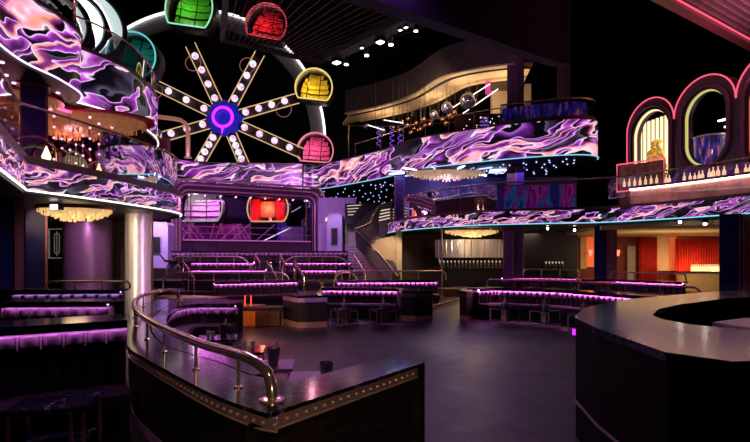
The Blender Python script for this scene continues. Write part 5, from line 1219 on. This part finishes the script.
# tier cocktail tables with stools
ck = thing('cocktail_table', 'x', 'table', (0, 0, 0))
MB().lathe([(.24, .5), (.25, .52), (.24, .54)], (0, 0, 0), 14).build('table_top', MARB, ck, True, local=True)
MB().tube([(-.16, 0, 0), (.05, 0, .26), (-.14, 0, .5)], .022, 6).build('leg', BRASS, ck, local=True); MB().tube([(.16, 0, 0), (-.05, 0, .26), (.14, 0, .5)], .022, 6).build('leg', BRASS, ck, local=True)
first = True
for (px, Y, zf, lb) in [(322, 19.05, T1, 'golden cross-legged table on the lit landing'), (218, 20.0, T1, 'first brass table on the lower left tier'), (229, 20.0, T1, 'second brass table on the lower left tier'), (256, 20.0, T1, 'brass table nearest the aisle on the lower left tier'),
        (178, 24.95, T3, 'top tier brass table furthest left'), (197, 24.95, T3, 'second brass table along the top tier'), (219, 24.95, T3, 'third brass table along the top tier'), (246, 24.95, T3, 'top tier brass table just left of the aisle'), (270, 24.95, T3, 'top tier brass table at the aisle'), (311, 24.95, T3, 'top tier brass table right of the aisle'), (333, 24.95, T3, 'top tier brass table nearest the right kiosk'), (345, 20.0, T1, 'brass table on the lower right tier'), (351, 17.2, 0, 'brass table left of the long centre banquette')]:
    loc = (PX(px, Y), Y, zf)
    if first: ck.location = loc; ck['label'] = lb; first = False
    else: dup(ck, loc, random.uniform(-.5, .5), lb)

# ---------------------------------------------------------------- the near booth
OUT = [(.45, 4.52), (-.65, 3.03)]
outer = resamp([(.45, 4.52, 0), (-.65, 3.03, 0)], 8) + spl([(-.65, 3.03, 0), (-.96, 3.30, 0), (-1.27, 3.63, 0), (-1.69, 4.13, 0), (-2.16, 4.70, 0), (-2.64, 5.34, 0), (-3.25, 6.5, 0), (-3.9, 7.8, 0), (-4.38, 8.95, 0), (-4.75, 10.3, 0), (-4.75, 11.2, 0), (-4.2, 11.5, 0), (-2.9, 11.1, 0)], 7)[1:]
inner = resamp([(.1, 4.72, 0), (-.62, 3.82, 0)], 8) + spl([(-.62, 3.82, 0), (-.85, 3.92, 0), (-1.05, 4.1, 0), (-1.4, 4.52, 0), (-1.9, 5.0, 0), (-2.3, 5.46, 0), (-2.85, 6.4, 0), (-3.35, 7.5, 0), (-3.7, 8.5, 0), (-3.95, 9.5, 0), (-3.9, 10.1, 0), (-3.6, 10.4, 0), (-2.85, 10.4, 0)], 7)[1:]
CT = .8
bo = thing('booth_counter', 'large curved booth wall with black marble ledge and riveted brass band', 'booth', (-.65, 3.03, 0))
n = len(outer); vs = []
for a, b_ in zip(outer, inner): vs += [(a[0], a[1], CT), (b_[0], b_[1], CT), (b_[0], b_[1], CT-.03), (a[0], a[1], CT-.03)]
fs = []
for i in range(n-1):
    for q_ in range(4): fs.append((i*4+q_, i*4+4+q_, i*4+4+(q_+1) % 4, i*4+(q_+1) % 4))
fs += [(0, 1, 2, 3), tuple((n-1)*4+k for k in (3, 2, 1, 0))]
MB().add(vs, fs).build('ledge_top', MARB, bo, False)
o2 = [p[:2] for p in outer]; i2 = [p[:2] for p in inner]
# outer goes from the right arm to the far end: its right-hand side faces away from the hall; the wall lies just inside
sgn = 1 if offs(o2, .1)[20][0] > o2[20][0] else -1
wl = offs(o2, sgn*.05)
MB().sweep(wl, [(0, .1), (0, CT-.1), (sgn*.1, CT-.1), (sgn*.1, .1)]).build('outer_wall', DWOOD, bo)
MB().sweep(wl, [(-sgn*.01, 0), (-sgn*.01, .1), (sgn*.09, .1), (sgn*.09, 0)]).build('kick_band', MB1, bo)
MB().sweep(wl, [(-sgn*.03, CT-.12), (-sgn*.03, CT-.03), (sgn*.02, CT-.03), (sgn*.02, CT-.12)]).build('rivet_band', mat('dark_brass_band', (.55, .34, .3), .4, .4, vary=.15), bo)
q_ = MB()
for z in (CT-.036, CT-.118): q_.tube([(*p, z) for p in offs(wl, -sgn*.035)], .007, 5)
q_.build('band_beads', BEADM, bo)
q_ = MB()
for p in resamp([(*p, 0) for p in offs(wl, -sgn*.035)], 150): q_.ball((p[0], p[1], CT-.077), .013, 6)
q_.build('rivets', BEADM, bo, True)['kind'] = 'stuff'
er = [o2[0], i2[0]]; MB().prism([o2[0], i2[0], (i2[0][0]-.06, i2[0][1]-.08), (o2[0][0]-.06, o2[0][1]-.08)], 0, CT-.03).build('end_panel', DWOOD, bo)
bi = i2[:]
banq = banquette(offs(bi, .0)[20:], 0, CT-.075, 'curved plum banquette inside the near booth', ch=.2, seat=.5, tape=G_P3, ledge=.02, seat_h=.4)
# heavy brass rail
rp = spl([(-.68, 3.31, .81), (-.69, 3.33, .9), (-.74, 3.38, .985), (-.86, 3.5, 1.03), (-1.08, 3.73, 1.04), (-1.43, 4.12, 1.035), (-2.0, 4.85, 1.035), (-2.62, 5.75, 1.035), (-3.25, 6.8, 1.035), (-3.75, 7.8, 1.035), (-4.15, 8.75, 1.035), (-4.42, 9.6, 1.035), (-4.5, 10.4, 1.035), (-4.35, 10.75, 1.03), (-4.28, 10.85, .97), (-4.27, 10.87, .81)], 6)
rr = thing('railing', 'heavy polished brass rail curving along the near booth ledge', 'railing', (-.60, 3.36, CT))
MB().tube(rp, .039, 14).build('rail', mat('polished_brass', (.95, .74, .6), .16, .85, vary=.08), rr, True)
for p in (rp[0], rp[-1]): MB().lathe([(.085, 0), (.085, .012), (.05, .025)], (p[0], p[1], CT), 20).build('flange', BRASS, rr, True)
for k in range(9):
    i_ = int(26+k*(len(rp)-46)/8.0) if k else 22
    p = rp[i_]; q_ = rr
    o = MB().tube([(p[0], p[1], CT), (p[0], p[1], p[2]-.03)], .014, 8).build('post', BRASS, rr, True)
    MB().lathe([(.035, 0), (.035, .01), (.016, .02)], (p[0], p[1], CT), 12).build('post_foot', BRASS, o, True)
# booth tables
def low_table(poly, h, label, shelf=True, legm=BRASS, top=MARB, inset=.04):
    cx_ = sum(p[0] for p in poly)/len(poly); cy_ = sum(p[1] for p in poly)/len(poly); t = thing('low_table', label, 'table', (cx_, cy_, 0))
    MB().prism(poly, h-.035, h).build('table_top', top, t)
    cen = Vector((cx_, cy_)); r = MB()
    ins = [Vector(p[:2])+(cen-Vector(p[:2])).normalized()*inset for p in poly]
    for p in ins: MB().tube([(p.x, p.y, 0), (p.x, p.y, h-.035)], .018, 8).build('leg', legm, t, True)
    for i in range(len(ins)):
        a, b_ = ins[i], ins[(i+1) % len(ins)]; r.tube([(a.x, a.y, h-.045), (b_.x, b_.y, h-.045)], .01, 5)
    r.build('edge_frame', legm, t)
    if shelf: MB().prism([(cx_+(p[0]-cx_)*.85, cy_+(p[1]-cy_)*.85) for p in poly], .14, .16).build('lower_shelf', top, t)
    return t
def quad(cx_, cy_, w_, d_, rz): return [(cx_+a*math.cos(rz)-b_*math.sin(rz), cy_+a*math.sin(rz)+b_*math.cos(rz)) for a, b_ in ((-w_/2, -d_/2), (w_/2, -d_/2), (w_/2, d_/2), (-w_/2, d_/2))]
MARBT = marble_mat('table_marble', (.03, .02, .04), (.3, .25, .35), .1); MARBV = marble_mat('marble_with_violet_light', (.16, .10, .2), (.4, .35, .45), .3)  # second marble is a lighter copy with violet light in its colour
low_table([(-3.0, 4.02), (-2.5, 4.14), (-2.42, 4.2), (-2.56, 4.72), (-3.12, 4.46)], .5, 'dark marble low table with brass legs at the lower left', top=MARBT)
low_table(quad(-2.55, 8.1, .62, .55, .2), .45, 'farthest dark low table inside the near booth', legm=ROSE)
low_table(quad(-1.88, 7.05, .62, .55, .15), .45, 'second dark low table inside the near booth', legm=ROSE)
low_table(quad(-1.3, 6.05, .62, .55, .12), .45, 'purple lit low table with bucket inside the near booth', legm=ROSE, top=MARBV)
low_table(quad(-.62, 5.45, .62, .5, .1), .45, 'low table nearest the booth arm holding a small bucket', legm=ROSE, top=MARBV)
def bucket(loc, label, hh=.16, r=.07, bottle=True):
    t = thing('ice_bucket', label, 'bucket', loc)
    MB().lathe([(r*.75, 0), (r, hh), (r*1.1, hh+.01), (r*.92, hh-.01), (r*.7, .02)], loc, 16).build('bucket', mat('gunmetal', (.18, .16, .15), .3, .8, vary=.2) if 'gunmetal' not in bpy.data.materials else bpy.data.materials['gunmetal'], t, True)
    if bottle: MB().tube([(loc[0], loc[1], loc[2]+.03), (loc[0]+.02, loc[1], loc[2]+hh), (loc[0]+.04, loc[1], loc[2]+hh+.1)], [.03, .026, .012], 8).build('bottle', WHITEM, t, True)
    MB().tube([(loc[0]-r, loc[1], loc[2]+hh*.8), (loc[0]-r-.02, loc[1], loc[2]+hh*.6), (loc[0]-r, loc[1], loc[2]+hh*.5)], .006, 5).build('handle', BRASS, t)
bucket((-1.22, 6.0, .45), 'tall ice bucket with pale bottle on the purple lit low table', .2, .08)
bucket((-.53, 5.45, .45), 'squat ice bucket on the table nearest the booth arm', .14, .08, False)
bucket((-2.45, 8.1, .45), 'ice bucket with bottle on the farthest booth table', .2, .07)
def cups(cx_, cy_, k, where):
    for i in range(k):
        x, y = cx_+random.uniform(-.14, .14), cy_+random.uniform(-.12, .12)
        t = thing('glass_tumbler', 'pale glass tumbler on the '+where, 'glass', (x, y, .45), 0, 'tumblers on the '+where)
        MB().lathe([(.025, 0), (.035, .1), (.033, .1), (.022, .012)], (x, y, .45), 10).build('cup', bpy.data.materials.get('frosted') or mat('frosted', (.7, .65, .75), .15, 0, vary=.1), t, True)
cups(-2.7, 8.05, 3, 'farthest booth table'); cups(-1.85, 7.05, 3, 'second booth table')
lamp('SPOT', (-.3, 9.5, 6), 420, (.7, .3, 1), to=(-1.2, 5.8, .4), size=.05, spot=30, name='booth_table_wash')

# ---------------------------------------------------------------- bar at the right
bar_o = [(4.2, 3.05), (3.2, 2.95), (2.02, 2.83), (1.8, 3.1), (1.84, 4.15), (1.95, 4.9), (2.42, 5.8), (3.36, 6.86), (5.5, 8.4), (7.5, 9.4)]
bar_i = [(4.3, 3.85), (3.6, 3.92), (3.0, 4.06), (2.76, 4.38), (2.73, 4.75), (2.80, 5.05), (3.2, 5.65), (3.76, 6.2), (4.9, 7.05), (7.2, 8.2)]
BT = 1.16
bar = thing('bar_counter', 'big faceted dark bar with glossy marble top at the right', 'bar counter', (2.0, 2.81, 0)); n = len(bar_o); vs = []
for a, b_ in zip(bar_o, bar_i): vs += [(*a, BT), (*b_, BT), (*b_, BT-.06), (*a, BT-.06)]
fs = []
for i in range(n-1):
    for q_ in range(4): fs.append((i*4+q_, i*4+4+q_, i*4+4+(q_+1) % 4, i*4+(q_+1) % 4))
fs += [(0, 1, 2, 3), tuple((n-1)*4+k for k in (3, 2, 1, 0))]
MB().add(vs, fs).build('worktop', MARB2, bar)
sg = 1 if offs(bar_o, .1)[4][0] > bar_o[4][0] else -1
bw = offs(bar_o, sg*.015)
BARB = mat('bar_black_panel', (.003, .0025, .003), .8, spec=.1, vary=.2)
MB().sweep(bw, [(0, 0), (0, BT-.06), (sg*.12, BT-.06), (sg*.12, 0)]).build('outer_front', BARB, bar)
iw_ = offs(bar_i, -sg*.04); MB().sweep(iw_, [(0, 0), (0, BT-.06), (-sg*.06, BT-.06), (-sg*.06, 0)]).build('inner_front', BARB, bar)
MB().tube([(*p, .35) for p in offs(bar_o, sg*.005)], .014, 8).build('foot_rail', BRONZE, bar, True)
MB().box((1.99, 5.0, 1.0), (.025, .025, .06)).build('side_lamp', G_MAG, bar)
isl = thing('bar_island', 'pale quartz work island inside the bar', 'counter', (4.8, 6.0, 0))
pl_ = [(4.15, 6.15), (4.9, 6.6), (6, 6.4), (5.4, 5.2), (4.3, 5.35)]
MB().prism(pl_, .9, .95).build('worktop', WHITEM, isl); MB().prism([(4.8+(p[0]-4.8)*.93, 6+(p[1]-6)*.93) for p in pl_], 0, .9).build('body', BARB, isl)
lamp('SPOT', (5.5, 8, 5), 60, (1, .7, .75), to=(4.8, 6, .95), size=.1, spot=40, name='island_light')
